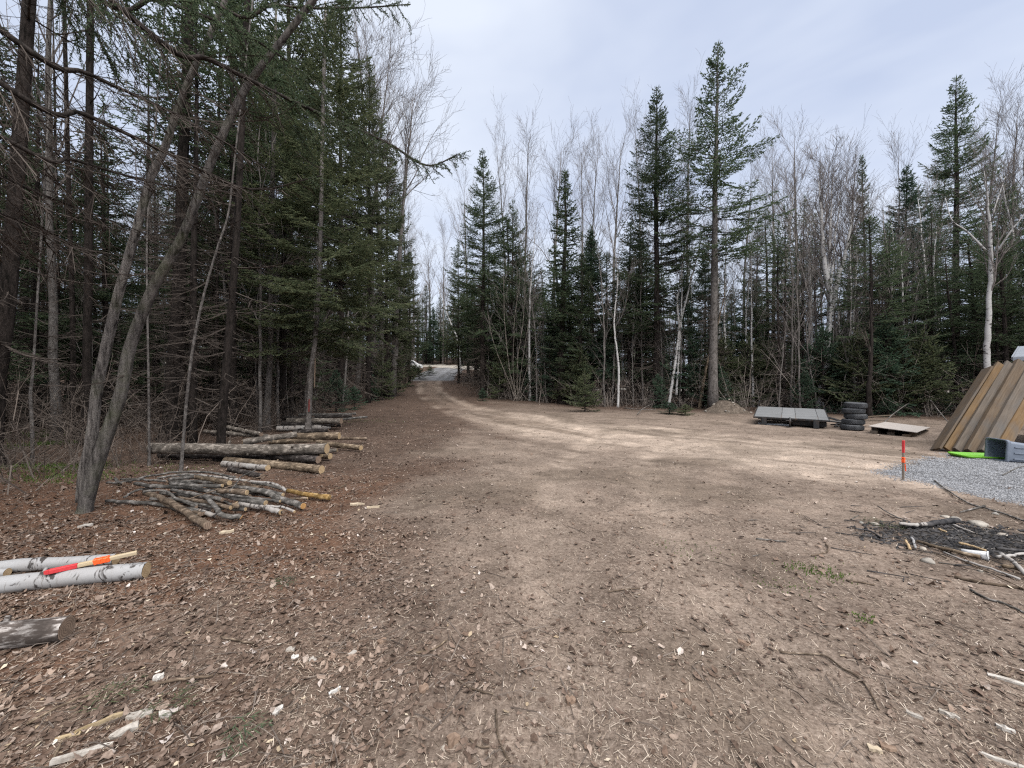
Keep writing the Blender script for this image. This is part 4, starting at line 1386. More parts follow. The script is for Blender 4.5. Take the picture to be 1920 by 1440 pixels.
# far-off wood behind everything and the tangle of brush between the trunks
def far_wood():
    r = rng_of(300)
    cm, tmm = MB(), MB()
    A, B, Wd = [], [], []
    S = [[], [], [], []]
    for i in range(900):
        y = r.uniform(50, 110)
        x = r.uniform(-1.45 * y, 1.45 * y)
        if i < 60:
            y = r.uniform(66, 84)
            x = r.uniform(-.28, -.08) * y
        if poly_dist(x, y, ROAD) < 4 or poly_dist(x, y, TRACK) < 5:
            continue
        z0 = float(macro(x, y))
        con = r.random() < .62
        H = r.uniform(4.5, 11) if con else r.uniform(9, 16)
        if i < 60:
            H *= 1.1
        S[0].append((x, y, z0 - .3)); S[1].append((x + r.normal(0, .3), y, z0 + H * .97)); S[2].append(.011 * H); S[3].append(.02)
        if con:
            n = 260
            t_ = r.random(n) ** .8
            rr = (1 - t_) * H * .17 + .15
            az = r.uniform(0, 6.28, n)
            zz_ = z0 + H * (.02 + .98 * t_)
            a = np.stack([x + np.cos(az) * rr * .15, y + np.sin(az) * rr * .15, zz_], 1)
            L = rr * r.uniform(.5, 1.1, n)
            b = np.stack([x + np.cos(az) * L, y + np.sin(az) * L, zz_ + L * r.normal(-.05, .3, n)], 1)
            A.append(a); B.append(b); Wd.append(r.uniform(.07, .17, n))
        else:
            n = 90
            f = r.uniform(.3, .95, n)
            az = r.uniform(0, 6.28, n)
            L = (1.05 - f) * H * .28 * r.uniform(.5, 1.2, n) + .3
            a = np.stack([x + 0 * f, y + 0 * f, z0 + H * f], 1) + r.normal(0, .35, (n, 3))
            b = a + np.stack([np.cos(az) * L * .45, np.sin(az) * L * .45, L], 1)
            for q in range(n):
                S[0].append(tuple(a[q])); S[1].append(tuple(b[q])); S[2].append(.018); S[3].append(.008)
    blades(cm, np.concatenate(A), np.concatenate(B), np.concatenate(Wd), r, False)
    frusta(tmm, *(np.array(s_) for s_ in S))
    obj('distant_forest', cm.mesh('distant_forest', M_NEEDLE), label='far-off dark mass of conifers beyond the road', cat='forest', kind='stuff')
    obj('distant_bare_wood', tmm.mesh('distant_bare_wood', M_TWIG_PALE), label='far-off grey haze of bare trunks and twigs beyond the road', cat='forest', kind='stuff')
far_wood()

def brush(name, label, n, region, seed, hgt, m_):
    r = rng_of(seed)
    S = [[], [], [], []]
    c = 0
    for _ in range(n * 6):
        if c >= n:
            break
        x, y = region(r)
        if x is None:
            continue
        c += 1
        z0 = Gz(x, y)
        for k in range(r.integers(2, 5)):
            p = np.array([x + r.normal(0, .15), y + r.normal(0, .15), z0 - .03])
            d = norm(np.array([r.normal(0, .4), r.normal(0, .4), 1.0]))
            H = hgt * (.18 + 1.1 * r.random() ** 2.2)
            rad = .004 + .0035 * H
            for j in range(4):
                d = norm(d + r.normal(0, .2, 3))
                q = p + d * H / 4
                S[0].append(p); S[1].append(q); S[2].append(rad * (1 - j * .2)); S[3].append(rad * (.8 - j * .2))
                for _k in range(3):
                    e = norm(d * .7 + r.normal(0, .7, 3))
                    o_ = p + (q - p) * r.random()
                    l = H * r.uniform(.12, .3)
                    S[0].append(o_); S[1].append(o_ + e * l); S[2].append(.0035); S[3].append(.0018)
                    e2 = norm(e + r.normal(0, .6, 3))
                    S[0].append(o_ + e * l * .5); S[1].append(o_ + e * l * .5 + e2 * l * .6); S[2].append(.0025); S[3].append(.0015)
                p = q
    m = MB()
    frusta(m, *(np.array(s_) for s_ in S))
    obj(name, m.mesh(name, m_), label=label, cat='undergrowth', kind='stuff')
def reg_left(r):
    y = 4.2 + 30 * r.random() ** 1.4
    x = float(edge_left(np.array(y))) - .4 - 14 * r.random() ** 1.3
    return (x, y) if x > -1.42 * y - .5 and not (y < 9 and x > -7.0) else (None, None)
def reg_right(r):
    x = r.uniform(-5, 26)
    y = float(edge_right(np.array(x))) + .1 + 16 * r.random() ** 1.4
    return (x, y) if x < 1.42 * y and poly_dist(x, y, TRACK) > 3.3 else (None, None)
brush('undergrowth', 'tangle of bare brush between the trunks of the shaded wood', 520, reg_left, 310, 1.8, M_TWIG_BROWN)
brush('brushwood', 'tangle of bare brush along the edge of the wood across the clearing', 600, reg_right, 311, 3.2, M_BRUSH)

# ------------------------------------------------------------------ logs
def tri_disc(mb_, n, r, x, flip, rr, rough=.03):
    an = np.arange(n) * 2 * np.pi / n
    k = 1 + rough * rr.normal(size=n)
    v = np.stack([np.full(n, x), np.cos(an) * r * k, np.sin(an) * r * k], 1)
    base = mb_.n
    i = np.arange(n)
    j = (i + 1) % n
    t_ = np.stack([np.full(n, n), i, j], 1) if not flip else np.stack([np.full(n, n), j, i], 1)
    mb_.add(np.vstack([v, [[x, 0, 0]]]), t=t_)

def log(p0, p1, r0, r1, bark, cut, label, group=None, name='log', bend=0.0, seed=0, stubs=2, n=16):
    p0, p1 = np.asarray(p0, float), np.asarray(p1, float)
    r = rng_of(1000 + seed)
    L = float(np.linalg.norm(p1 - p0))
    k = max(4, int(L / .14))
    u = np.linspace(0, 1, k + 1)
    an = np.arange(n) * 2 * np.pi / n
    rad = (r0 + (r1 - r0) * u)[:, None] * (1 + .025 * r.normal(size=(k + 1, n)) + .03 * r.normal(size=(k + 1, 1)))
    cy = bend * L * np.sin(u * np.pi) + np.cumsum(r.normal(0, .004, k + 1)) * (u * (1 - u) * 4)
    cz = np.cumsum(r.normal(0, .003, k + 1)) * (u * (1 - u) * 4)
    v = np.stack([np.repeat(u[:, None] * L, n, 1), cy[:, None] + np.cos(an) * rad, cz[:, None] + np.sin(an) * rad], -1)
    m_ = MB()
    i = np.arange(n)
    j = (i + 1) % n
    kk = (np.arange(k) * n)[:, None]
    m_.add(v.reshape(-1, 3), q=np.stack([kk + i, kk + j, kk + j + n, kk + i + n], -1).reshape(-1, 4))
    o = obj(name, m_.mesh(name, bark, True), None, p0, label, 'log', group)
    o.rotation_euler = Vector(p1 - p0).to_track_quat('X', 'Z').to_euler()
    for x, rr_, fl in ((0.0, r0, True), (L, r1, False)):
        c = MB()
        tri_disc(c, n, rr_ * .985, 0, fl, r)
        e = obj('cut_end', c.mesh('cut_end', cut), o)
        e.location = (x + (-.002 if fl else .002), cy[0 if fl else -1], cz[0 if fl else -1])
    for s_ in range(stubs):
        f = r.uniform(.15, .9)
        a = r.uniform(0, 6.28)
        rr_ = r0 + (r1 - r0) * f
        st = MB()
        q = np.array([f * L, math.cos(a) * rr_ * .8, math.sin(a) * rr_ * .8])
        d = norm(np.array([r.uniform(-.2, .6), math.cos(a), math.sin(a)]))
        tube(st, [q, q + d * rr_ * .7], [rr_ * .26, rr_ * .18], 7)
        obj('knot_stub', st.mesh('knot_stub', bark, True), o)
    return o

# birch logs at the left edge, one stake lying across them
_e = at(268, 1083)
_w = at(-60, 1116)
BR = .063
log(_w + np.array([-.5, -.16, BR]), _e + np.array([0, .03, BR]), BR * 1.08, BR, M_BIRCH_LOG, M_CUT, 'front white birch log with a pale cut end under the red-tipped stake', seed=1, stubs=0, n=22)
_s = MB()
_bs = at(32, 1104, 0) + np.array([0, 0, .07])
tube(_s, [_bs, _bs + np.array([.06, -.03, .085])], [.03, .026], 12)
_e2, _w2 = at(200, 1064), at(-60, 1082)
log(_w2 + np.array([-.5, -.1, .055]), _e2 + np.array([.06, .02, .055]), .062, .048, M_BIRCH_LOG, M_CUT, 'thinner white birch log lying behind the front birch log', seed=2, stubs=1, n=20)
_e3, _w3 = at(8, 1088), at(-120, 1098)
log(_w3 + np.array([-.4, -.05, .04]), _e3 + np.array([0, .02, .05]), .04, .035, M_BIRCH_LOG, M_CUT, 'end of a small birch log peeping between the two birch logs', seed=3, stubs=0)
_e4, _w4 = at(104, 1210), at(-70, 1232)
log(_w4 + np.array([-.3, -.06, .07]), _e4 + np.array([0, .06, .072]), .08, .072, M_BIRCH_ROT, M_CUT_OLD, 'short weathered grey birch log with a dark end near the bottom left corner', seed=4, stubs=1, n=20)

# stake lying on the birch logs
def stake(name, p0, p1, w, d, label, bands, roll=0.0, point=0):
    """bands: (from, to, extra, material, part name) along 0..1; the first band is the bare wood body."""
    p0, p1 = np.asarray(p0, float), np.asarray(p1, float)
    L = float(np.linalg.norm(p1 - p0))
    q = Vector(p1 - p0).to_track_quat('X', 'Z')
    root = empty(name, tuple(p0), label, 'stake')
    root.rotation_euler = q.to_euler()
    for a, b, ex, m_, nm in bands:
        mm = MB()
        if nm == 'point':
            hw, hd = w / 2, d / 2
            mm.add([(a * L, -hw, -hd), (a * L, hw, -hd), (a * L, hw, hd), (a * L, -hw, hd), (b * L, -hw * .2, -hd * .9), (b * L, hw * .2, -hd * .9), (b * L, hw * .2, hd * .9), (b * L, -hw * .2, hd * .9)],
                   q=[(0, 1, 5, 4), (1, 2, 6, 5), (2, 3, 7, 6), (3, 0, 4, 7), (4, 5, 6, 7)])
        else:
            box(mm, ((a + b) / 2 * L, 0, 0), (abs(b - a) * L, w + ex, d + ex), .003)
        obj(nm, mm.mesh(nm, m_), root)
    return root
_sa, _sb = pt(82, 1086, 3.03), pt(257, 1036, 3.36)
_sa[2] = max(_sa[2], Gz(_sa[0], _sa[1]) + .135)
stk = stake('stake', _sa, _sb, .036, .03, 'wooden stake with red end and orange tape lying on the birch logs',
            [(.34, 1.0, 0, M_STAKE, 'shaft'), (.05, .34, .003, M_RED, 'painted_end'), (.05, 0, 0, M_RED, 'point')])
for k in range(5):
    mm = MB()
    a = .535 + k * .032
    L_ = float(np.linalg.norm(_sb - _sa))
    box(mm, (a * L_, 0, 0), (.030, .048 + .006 * (k % 2), .042 + .006 * ((k + 1) % 2)), .006, Matrix.Rotation(.18 * (1 if k % 2 else -1), 3, 'Y'))
    obj('tape_wrap', mm.mesh('tape_wrap', M_ORANGE), stk)

# middle log pile
def zl(px, py, h, dz=0.0):
    return at(px, py, h) + np.array([0, 0, dz])
def plog(a, b, dia_px, bark, cut, label, seed, h0, h1=None, **kw):
    """Log between two picture points whose axes are h0 / h1 above the ground."""
    p0, p1 = at(*a, h0), at(*b, h1 if h1 is not None else h0)
    r = dia_px / F * (p0[1] + p1[1]) / 4
    return log(p0, p1, r * 1.06, r, bark, cut, label, seed=seed, **kw)
plog((284, 840), (613, 843), 19.5, M_LOG_GREY, M_CUT, 'longest and thickest grey log lying across the pile', 10, .30, .30, stubs=4)
plog((424, 862), (603, 880), 14.5, M_LOG_TAN, M_CUT, 'smooth tan log at the front of the pile with a pale cut end', 11, .085, .075)
plog((419, 869), (502, 880), 10.5, M_BIRCH_OLD, M_CUT, 'short mottled birch log in front of the slim spruce', 12, .06, .06)
plog((430, 880), (492, 894), 9, M_LOG_DARK, M_CUT_OLD, 'dark wet log under the short birch log', 13, .05, .05)
plog((500, 854), (597, 863), 13, M_LOG_DARK, M_CUT_OLD, 'dark log beneath the longest log', 14, .13, .13)
plog((470, 846), (602, 854), 10, M_LOG_GREY, M_CUT, 'small log with a pale end just under the tip of the longest log', 15, .15, .15)
plog((480, 845), (619, 856), 11, M_LOG_TAN, M_CUT, 'log with a round yellow end right of the longest log tip', 16, .10, .10)
plog((455, 828), (556, 816), 10.5, M_LOG_GREY, M_CUT, 'log rising to a bright round yellow end on top of the pile', 17, .42, .46)
plog((548, 819), (636, 819), 13, M_LOG_TAN, M_CUT, 'short tan log lying on top at the right of the pile', 18, .40, .40)
plog((505, 829), (590, 827), 9, M_LOG_TAN, M_CUT, 'slim tan log behind the tip of the longest log', 19, .30, .30)
plog((596, 830), (677, 841), 9.5, M_LOG_TAN, M_CUT, 'peeled log sticking out farthest right of the pile', 20, .14, .09)
plog((570, 848), (632, 846), 7, M_LOG_GREY, M_CUT, 'thin grey log low at the right end of the pile', 21, .08, .08)
plog((600, 822), (687, 822), 5.5, M_POLE_BROWN, M_CUT_OLD, 'thin brown pole pointing right past the pile', 22, .22, .12, stubs=0)
plog((384, 808), (505, 818), 7.5, M_LOG_GREY, M_CUT_OLD, 'pole at the back of the pile left of the slim spruce', 23, .36, .40)
plog((428, 801), (490, 813), 7.5, M_LOG_GREY, M_CUT_OLD, 'upper pole at the back of the pile', 24, .50, .46)
plog((300, 852), (520, 858), 12, M_LOG_DARK, M_CUT_OLD, 'dark log carrying the longest log from below', 25, .10, .10)
# far stack
for i, (a, b, dia, bk, h, lab) in enumerate((
        ((540, 789), (640, 791), 10.5, M_LOG_GREY, .30, 'pale grey log on top of the far stack'),
        ((520, 803), (622, 801), 9, M_BIRCH_OLD, .10, 'mottled log low at the front of the far stack'),
        ((585, 798), (640, 797), 9, M_LOG_DARK, .16, 'dark log at the right of the far stack'),
        ((530, 795), (630, 796), 9, M_LOG_DARK, .20, 'dark log in the middle of the far stack'),
        ((592, 782), (661, 781), 6, M_LOG_DARK, .38, 'thin dark log lying highest at the back of the far stack'),
        ((560, 778), (668, 777), 4.5, M_POLE_GREY, .40, 'pale thin pole along the back of the far stack'),
        ((620, 790), (688, 782), 4, M_POLE_GREY, .14, 'thin pole sticking out right of the far stack'),
        ((550, 810), (616, 808), 7, M_LOG_DARK, .06, 'dark log on the ground before the far stack'),
        ((535, 784), (600, 786), 8, M_LOG_DARK, .30, 'short dark log at the left of the far stack'))):
    plog(a, b, dia, bk, M_CUT_OLD, lab, 40 + i, h, h, stubs=1)

# low heap of branches: picture polylines (as read from an enlargement) with heights
def zoom_pt(x, y):
    return 200 + x / 3.692, 720 + y / 3.692
def pole(pts, rad_z, h0, h1, m_, cut, label, seed, group=None, name='branch_pole', ends=True):
    r = rng_of(2000 + seed)
    n = len(pts)
    P3 = []
    for i, p in enumerate(pts):
        x, y = zoom_pt(*p)
        h = h0 + (h1 - h0) * i / max(1, n - 1)
        P3.append(at(x, y, h))
    P3 = np.array(P3)
    rad = rad_z / 3.692 / F * P3[:, 1].mean()
    S_ = spline(P3, 6)
    S_[1:-1] += r.normal(0, .004, (len(S_) - 2, 3))
    o0 = S_[0].copy()
    m = MB()
    rr = np.linspace(rad * .8, rad, len(S_))
    tube(m, S_ - o0, rr, 9, .03, r)
    o = obj(name, m.mesh(name, m_, True), None, tuple(o0), label, 'branch', group)
    if ends:
        d = norm(S_[-1] - S_[-2])
        c = MB()
        tube(c, [S_[-1] - o0 - d * .002, S_[-1] - o0 + d * .006], [rad * .95, rad * .93], 9)
        obj('cut_end', c.mesh('cut_end', cut), o)
    return o
GP = 'grey poles tangled in the low branch heap'
HEAP = [
    ([(265, 765), (360, 790), (480, 840), (600, 910), (700, 975)], 23, .12, .07, M_POLE_BROWN, M_CUT_OLD, 'thick brown pole slanting down at the front of the branch heap'),
    ([(0, 815), (200, 825), (400, 835), (520, 870), (640, 900)], 15, .04, .04, M_POLE_GREY, M_CUT_OLD, 'long grey pole along the front foot of the branch heap'),
    ([(200, 700), (330, 720), (560, 728), (760, 762), (900, 790), (1100, 828)], 17, .16, .10, M_POLE_GREY, M_CUT, 'long wavy grey pole across the middle of the branch heap'),
    ([(670, 770), (740, 820), (800, 895), (930, 918)], 17, .18, .05, M_POLE_GREY, M_CUT_ORANGE, 'bent grey pole with an orange end hanging over the heap front'),
    ([(980, 730), (1100, 752), (1200, 790), (1360, 842)], 21, .14, .07, M_POLE_GREY, M_CUT_ORANGE, 'stout pole with an orange cut end at the right of the branch heap'),
    ([(1250, 742), (1400, 765), (1540, 782)], 19, .08, .06, M_ROTTEN, M_ROTTEN, 'yellow rotten branch at the far right tip of the branch heap'),
    ([(770, 742), (970, 745)], 19, .20, .20, M_POLE_BROWN, M_CUT, 'short pole with a round yellow end in the middle of the heap'),
    ([(920, 822), (1100, 860), (1205, 882)], 18, .08, .06, M_BIRCH_OLD, M_CUT, 'short mottled birch pole at the front right of the heap'),
    ([(830, 765), (1050, 790), (1200, 812)], 10, .17, .12, M_POLE_GREY, M_CUT, None),
    ([(620, 660), (720, 675), (850, 692)], 17, .16, .18, M_LOG_TAN, M_CUT, 'pale tan split branch on the back of the heap'),
    ([(430, 682), (520, 668), (612, 655)], 14, .14, .18, M_POLE_GREY, M_CUT_OLD, None),
    ([(0, 695), (120, 690), (400, 625), (640, 612), (900, 660)], 8, .04, .14, M_POLE_GREY, M_CUT_OLD, 'longest thin branch arching along the back of the heap'),
    ([(640, 640), (900, 672), (1150, 702), (1250, 742)], 10, .14, .08, M_BIRCH_OLD, M_CUT, 'thin speckled branch along the back right of the heap'),
    ([(1010, 690), (1130, 712), (1250, 738)], 10, .10, .08, M_POLE_GREY, M_CUT, None),
    ([(580, 860), (680, 880), (770, 905)], 16, .06, .05, M_BIRCH_OLD, M_CUT_OLD, 'whitish birch piece at the front of the heap'),
    ([(250, 750), (400, 745), (480, 790), (620, 850)], 10, .16, .08, M_POLE_GREY, M_CUT_OLD, None),
    ([(440, 705), (620, 712), (800, 712)], 13, .20, .20, M_POLE_GREY, M_CUT, None),
    ([(870, 712), (1040, 728), (1220, 768)], 13, .18, .11, M_POLE_GREY, M_CUT, None),
    ([(450, 745), (620, 772), (800, 800)], 14, .13, .12, M_POLE_GREY, M_CUT_OLD, None),
    ([(500, 790), (700, 822), (860, 842)], 14, .10, .10, M_POLE_BROWN, M_CUT, None),
    ([(640, 830), (800, 850), (960, 862)], 13, .08, .06, M_POLE_GREY, M_CUT, None),
    ([(300, 800), (480, 800), (640, 838)], 12, .10, .07, M_POLE_GREY, M_CUT_OLD, None),
    ([(900, 845), (890, 815)], 20, .10, .14, M_LOG_TAN, M_CUT, 'stubby upturned branch end in the heap front'),
    ([(1100, 842), (1220, 850), (1300, 878)], 9, .08, .05, M_BIRCH_OLD, M_CUT, 'slim white forked stick at the right front of the heap'),
    ([(350, 660), (520, 640), (700, 650)], 9, .10, .12, M_POLE_GREY, M_CUT_OLD, None),
    ([(100, 665), (250, 672), (420, 690)], 9, .05, .10, M_POLE_GREY, M_CUT_OLD, None),
    ([(60, 660), (75, 685), (120, 700)], 11, .07, .05, M_POLE_GREY, M_CUT_OLD, 'short hooked branch at the left end of the heap'),
    ([(1150, 790), (1280, 795), (1390, 790)], 8, .05, .05, M_POLE_BROWN, M_CUT, None),
    ([(120, 790), (220, 745), (330, 738)], 9, .06, .10, M_POLE_GREY, M_CUT_OLD, None),
]
for i, (pts, rz_, h0, h1, m_, ct, lab) in enumerate(HEAP):
    pole(pts, rz_, h0, h1, m_, ct, lab or 'plain grey pole lying among others in the low branch heap', i, None if lab else GP)
_hr = rng_of(88)
for i in range(16):
    x0, y0 = _hr.uniform(240, 900), _hr.uniform(660, 850)
    ln_, sl = _hr.uniform(220, 420), _hr.uniform(.02, .28)
    pole([(x0, y0), (x0 + ln_ * .5, y0 + sl * ln_ * .5 + _hr.normal(0, 8)), (x0 + ln_, y0 + sl * ln_)], _hr.uniform(9, 14), .05, .06, [M_POLE_GREY, M_POLE_BROWN, M_LOG_DARK][_hr.integers(3)], M_CUT_OLD, 'plain dark pole at the bottom of the low branch heap', 70 + i, 'poles at the bottom of the branch heap')
pole([(560, 790), (760, 737), (960, 682), (1100, 635)], 4, .22, .22, M_POLE_BROWN, M_CUT, 'thin straight twig lying slantwise over the heap', 60, name='twig', ends=False)
pole([(850, 742), (900, 690), (940, 640), (1030, 600)], 5, .22, .30, M_POLE_GREY, M_CUT, 'forked pale twig sticking up from the heap', 61, name='twig', ends=False)
pole([(1530, 752), (1600, 720), (1660, 695)], 4, .03, .06, M_LOG_TAN, M_CUT, 'pale twig beside the rotten branch at the heap tip', 62, name='twig', ends=False)

# ------------------------------------------------------------------ trailer
_c = np.array([10.4, 14.43, .583])
_yaw, _pit, _rol, _w, _l = -.622, -.016, .112, 2.127, 2.235
_u = np.array([math.cos(_yaw) * math.cos(_pit), math.sin(_yaw) * math.cos(_pit), math.sin(_pit)])
_n = np.array([-math.sin(_yaw), math.cos(_yaw), 0])
_v = math.cos(_rol) * _n + math.sin(_rol) * np.cross(_u, _n)
_k = np.cross(_u, _v)
trailer = empty('flatbed_trailer', (_c[0], _c[1], Gz(_c[0], _c[1])), 'low flatbed trailer with grey weathered deck panels at the clearing edge', 'trailer')
TM = np.array([_u, _v, _k]).T
T0 = _c - np.array(trailer.location)
def tp(a, b, c_):
    return T0 + TM @ np.array([a, b, c_])
def tbox(nm, ctr, size, m_, bev=.004, flat=True, parent=None):
    mm = MB()
    box(mm, (0, 0, 0), size, bev)
    o = obj(nm, mm.mesh(nm, m_), parent or trailer)
    o.location = tp(*ctr)
    if flat:
        o.rotation_euler = Matrix(TM.tolist()).to_euler()
    else:
        o.rotation_euler = (0, 0, _yaw)
    return o
edges_ = [-_w / 2, -_w / 2 + .82, -_w / 2 + 1.22, -_w / 2 + 1.85, _w / 2]
for i, (a, b) in enumerate(zip(edges_[:-1], edges_[1:])):
    tbox('deck_panel', ((a + b) / 2, 0, -.012 - .004 * (i % 2)), (b - a - .012, _l - .01 * (i % 3), .022), M_DECK)
tbox('front_rail', (0, -_l / 2 - .012, -.035), (_w + .03, .03, .06), M_STEEL)
tbox('rear_rail', (0, _l / 2 + .012, -.035), (_w + .03, .03, .06), M_STEEL)
for s_ in (-1, 1):
    tbox('side_rail', (s_ * (_w / 2 + .012), 0, -.04), (.03, _l, .07), M_STEEL)
    tbox('frame_beam', (s_ * .55, 0, -.085), (.06, _l - .1, .10), M_STEEL)
    tbox('corner_post', (s_ * (_w / 2 - .02), _l / 2 - .08, .13), (.05, .03, .28), M_STEEL).rotation_euler.rotate_axis('Y', -.25 * s_)
tbox('cross_beam', (0, -_l / 2 + .25, -.10), (_w - .2, .06, .08), M_STEEL)
tbox('cross_beam', (0, .3, -.10), (_w - .2, .06, .08), M_STEEL)
tbox('axle', (0, .0, -.30), (_w - .3, .07, .07), M_STEEL)
def floor_leg(a, b, sx, sy, top):
    p = tp(a, b, top)
    zg = Gz(p[0] + trailer.location[0], p[1] + trailer.location[1]) - trailer.location[2]
    mm = MB()
    box(mm, (0, 0, 0), (sx, sy, p[2] - zg), .01)
    o = obj('support_leg', mm.mesh('support_leg', M_STEEL), trailer)
    o.location = (p[0], p[1], (p[2] + zg) / 2)
    o.rotation_euler = (0, 0, _yaw)
floor_leg(-_w / 2 + .30, -_l / 2 + .22, .16, .5, -.05)
floor_leg(_w / 2 - .34, -_l / 2 + .22, .16, .5, -.05)
tbox('underside_box', (.55, -_l / 2 + .5, -.22), (.95, .5, .14), M_STEEL, flat=True)
# jack at the middle of the near edge
_p = tp(.0, -_l / 2 - .06, -.02)
_zg = Gz(_p[0] + trailer.location[0], _p[1] + trailer.location[1]) - trailer.location[2]
mm = MB()
tube(mm, [(_p[0], _p[1], _zg), (_p[0], _p[1], _p[2] + .05)], [.028, .034], 10)
jk = obj('jack', mm.mesh('jack', M_STEEL, True), trailer)
mm = MB()
tube(mm, [(_p[0] - .16, _p[1] - .02, _p[2] - .06), (_p[0] + .02, _p[1], _p[2] - .06), (_p[0] + .02, _p[1] - .08, _p[2] - .09)], .012, 7)
obj('crank', mm.mesh('crank', M_STEEL), jk)
mm = MB()
box(mm, (_p[0], _p[1], _zg + .01), (.16, .16, .02), .004)
obj('foot_plate', mm.mesh('foot_plate', M_STEEL), jk)
# tongue with coupling on the right
mm = MB()
tube(mm, [tp(_w / 2 - .1, -.6, -.12), tp(_w / 2 + .55, -.35, -.20)], .035, 4)
tube(mm, [tp(_w / 2 - .1, .3, -.12), tp(_w / 2 + .55, -.35, -.20)], .035, 4)
tg = obj('tongue', mm.mesh('tongue', M_STEEL), trailer)
mm = MB()
box(mm, tp(_w / 2 + .62, -.35, -.2), (.22, .10, .09), .02, Matrix.Rotation(_yaw, 3, 'Z'))
obj('coupling', mm.mesh('coupling', M_STEEL), tg)
mm = MB()
P_ = spline([tp(_w / 2 + .6, -.3, -.18), tp(_w / 2 + .5, .1, .02), tp(_w / 2 + .15, .5, -.02), tp(_w / 2 - .1, .7, -.08)], 5)
tube(mm, P_, .012, 6)
obj('cable', mm.mesh('cable', M_STEEL), tg)
# white board scraps under the deck
mm = MB()
_wb = at(1458, 799)
box(mm, (0, 0, 0), (.95, .35, .05), .006)
o = obj('white_board', mm.mesh('white_board', M_PAPER), None, (_wb[0] + .2, _wb[1] + .5, _wb[2] + .03), 'white board lying on the ground under the trailer deck', 'board')
o.rotation_euler = (0, 0, _yaw + .1)
mm = MB()
_wb = at(1580, 801)
box(mm, (0, 0, 0), (.32, .16, .10), .02)
o = obj('white_bag', mm.mesh('white_bag', M_PAPER, True), None, (_wb[0], _wb[1] + .1, _wb[2] + .05), 'small white scrap on the ground between trailer and tyres', 'scrap')
o.rotation_euler = (0.1, .1, .4)
mm = MB()
for a, b in (((1565, 800), (1578, 788)), ((1570, 788), (1582, 802)), ((1558, 797), (1590, 793))):
    tube(mm, spline([at(*a, .05), at((a[0] + b[0]) / 2, (a[1] + b[1]) / 2, .12), at(*b, .08)], 4), .025, 7)
obj('scrap_metal', mm.mesh('scrap_metal', M_STEEL), None, None, 'dark twisted metal piece beside the trailer tongue', 'scrap')

# ------------------------------------------------------------------ tyres
def tyre(c, tilt, label, rad=.295, wd=.178):
    prof = [(.19, -.45), (.205, -.49), (.235, -.50), (.265, -.46), (.285, -.36), (.294, -.18), (.296, 0)]
    pr = [(a / .296 * rad, b * wd) for a, b in prof]
    full = pr + [(a, -b) for a, b in pr[-2::-1]]
    inner = [(a * .93, b * .8) for a, b in full[::-1]]
    root = empty('tyre', tuple(c), label, 'tyre', 'used tyres in one stack')
    root.rotation_euler = tilt
    m = MB()
    lathe(m, full + inner + [full[0]], 36)
    obj('casing', m.mesh('casing', M_RUBBER, True), root)
    m = MB()
    for row in range(4):
        zc = (-.27 + .18 * row) * wd
        for k in range(30):
            a = (k + .5 * (row % 2)) * 2 * np.pi / 30
            M_ = np.array([[math.cos(a), -math.sin(a), 0], [math.sin(a), math.cos(a), 0], [0, 0, 1]])
            rr_ = rad * (1.0 if row in (1, 2) else .985)
            box(m, (math.cos(a) * rr_, math.sin(a) * rr_, zc), (.012, .044, wd * .14), 0, M_)
    obj('tread', m.mesh('tread', M_RUBBER), root)
_t0 = at(1608, 808)
ORD = ['bottom tyre of the stack', 'second tyre up from the ground', 'middle tyre of the stack', 'second tyre from the top', 'top tyre of the stack']
for i, (dx, dy) in enumerate(((0, 0), (.05, .02), (.11, .0), (.07, .03), (.13, .02))):
    zc = _t0[2] + .09 + i * .181
    tyre((_t0[0] + dx, _t0[1] + .2 + dy, zc), (R_.normal(0, .02), R_.normal(0, .02) - (.03 if i == 4 else 0), R_.uniform(0, 6)), 'worn black ' + ORD[i] + ' beside the trailer')

# ------------------------------------------------------------------ pale sheet on boards
_sc = np.array([12.09, 12.024, .314])
_q = (-.945, -.089)
_su = np.array([math.cos(_q[0]) * math.cos(_q[1]), math.sin(_q[0]) * math.cos(_q[1]), math.sin(_q[1])])
_sv = np.array([-math.sin(_q[0]), math.cos(_q[0]), 0])
_sk = np.cross(_su, _sv)
SM = np.array([_su, _sv, _sk]).T
mm = MB()
box(mm, (0, 0, 0), (1.041, 2.155, .018), .002)
o = obj('plywood_sheet', mm.mesh('plywood_sheet', M_PLY), None, tuple(_sc), 'pale plywood sheet lying tilted on boards right of the tyres', 'sheet')
o.rotation_euler = Matrix(SM.tolist()).to_euler()
for i, (du, dv, L_, m_, lab) in enumerate(((-.12, .0, 1.9, M_BEAM_GREY, 'grey board under the middle of the pale plywood sheet'), (.34, .1, 2.3, M_BEAM, 'brown board showing under the near edge of the plywood sheet'), (-.42, -.2, 1.7, M_BEAM_GREY, 'grey board under the far edge of the plywood sheet'))):
    p = _sc + SM @ np.array([du, dv, 0])
    zg = Gz(p[0], p[1])
    hgt = (p[2] - .012 - zg)
    for lv in range(2):
        mm = MB()
        hh = hgt / 2 - .004
        box(mm, (0, 0, 0), (L_ - .3 * lv, .16 - .03 * lv, hh), .006)
        o = obj('board', mm.mesh('board', m_), None, (p[0], p[1], zg + hh / 2 + lv * (hh + .003)), lab + (', upper of two' if lv else ', lower of two'), 'board')
        o.rotation_euler = (0, 0, _q[0] + math.pi / 2 + R_.normal(0, .05))
mm = MB()
box(mm, (0, 0, 0), (.9, .18, .03), .004)
_p = at(1650, 790)
o = obj('board', mm.mesh('board', M_BEAM), None, (_p[0], _p[1], _p[2] + .2), 'brown board end behind the top left corner of the plywood sheet', 'board')
o.rotation_euler = (0, -.1, -.3)

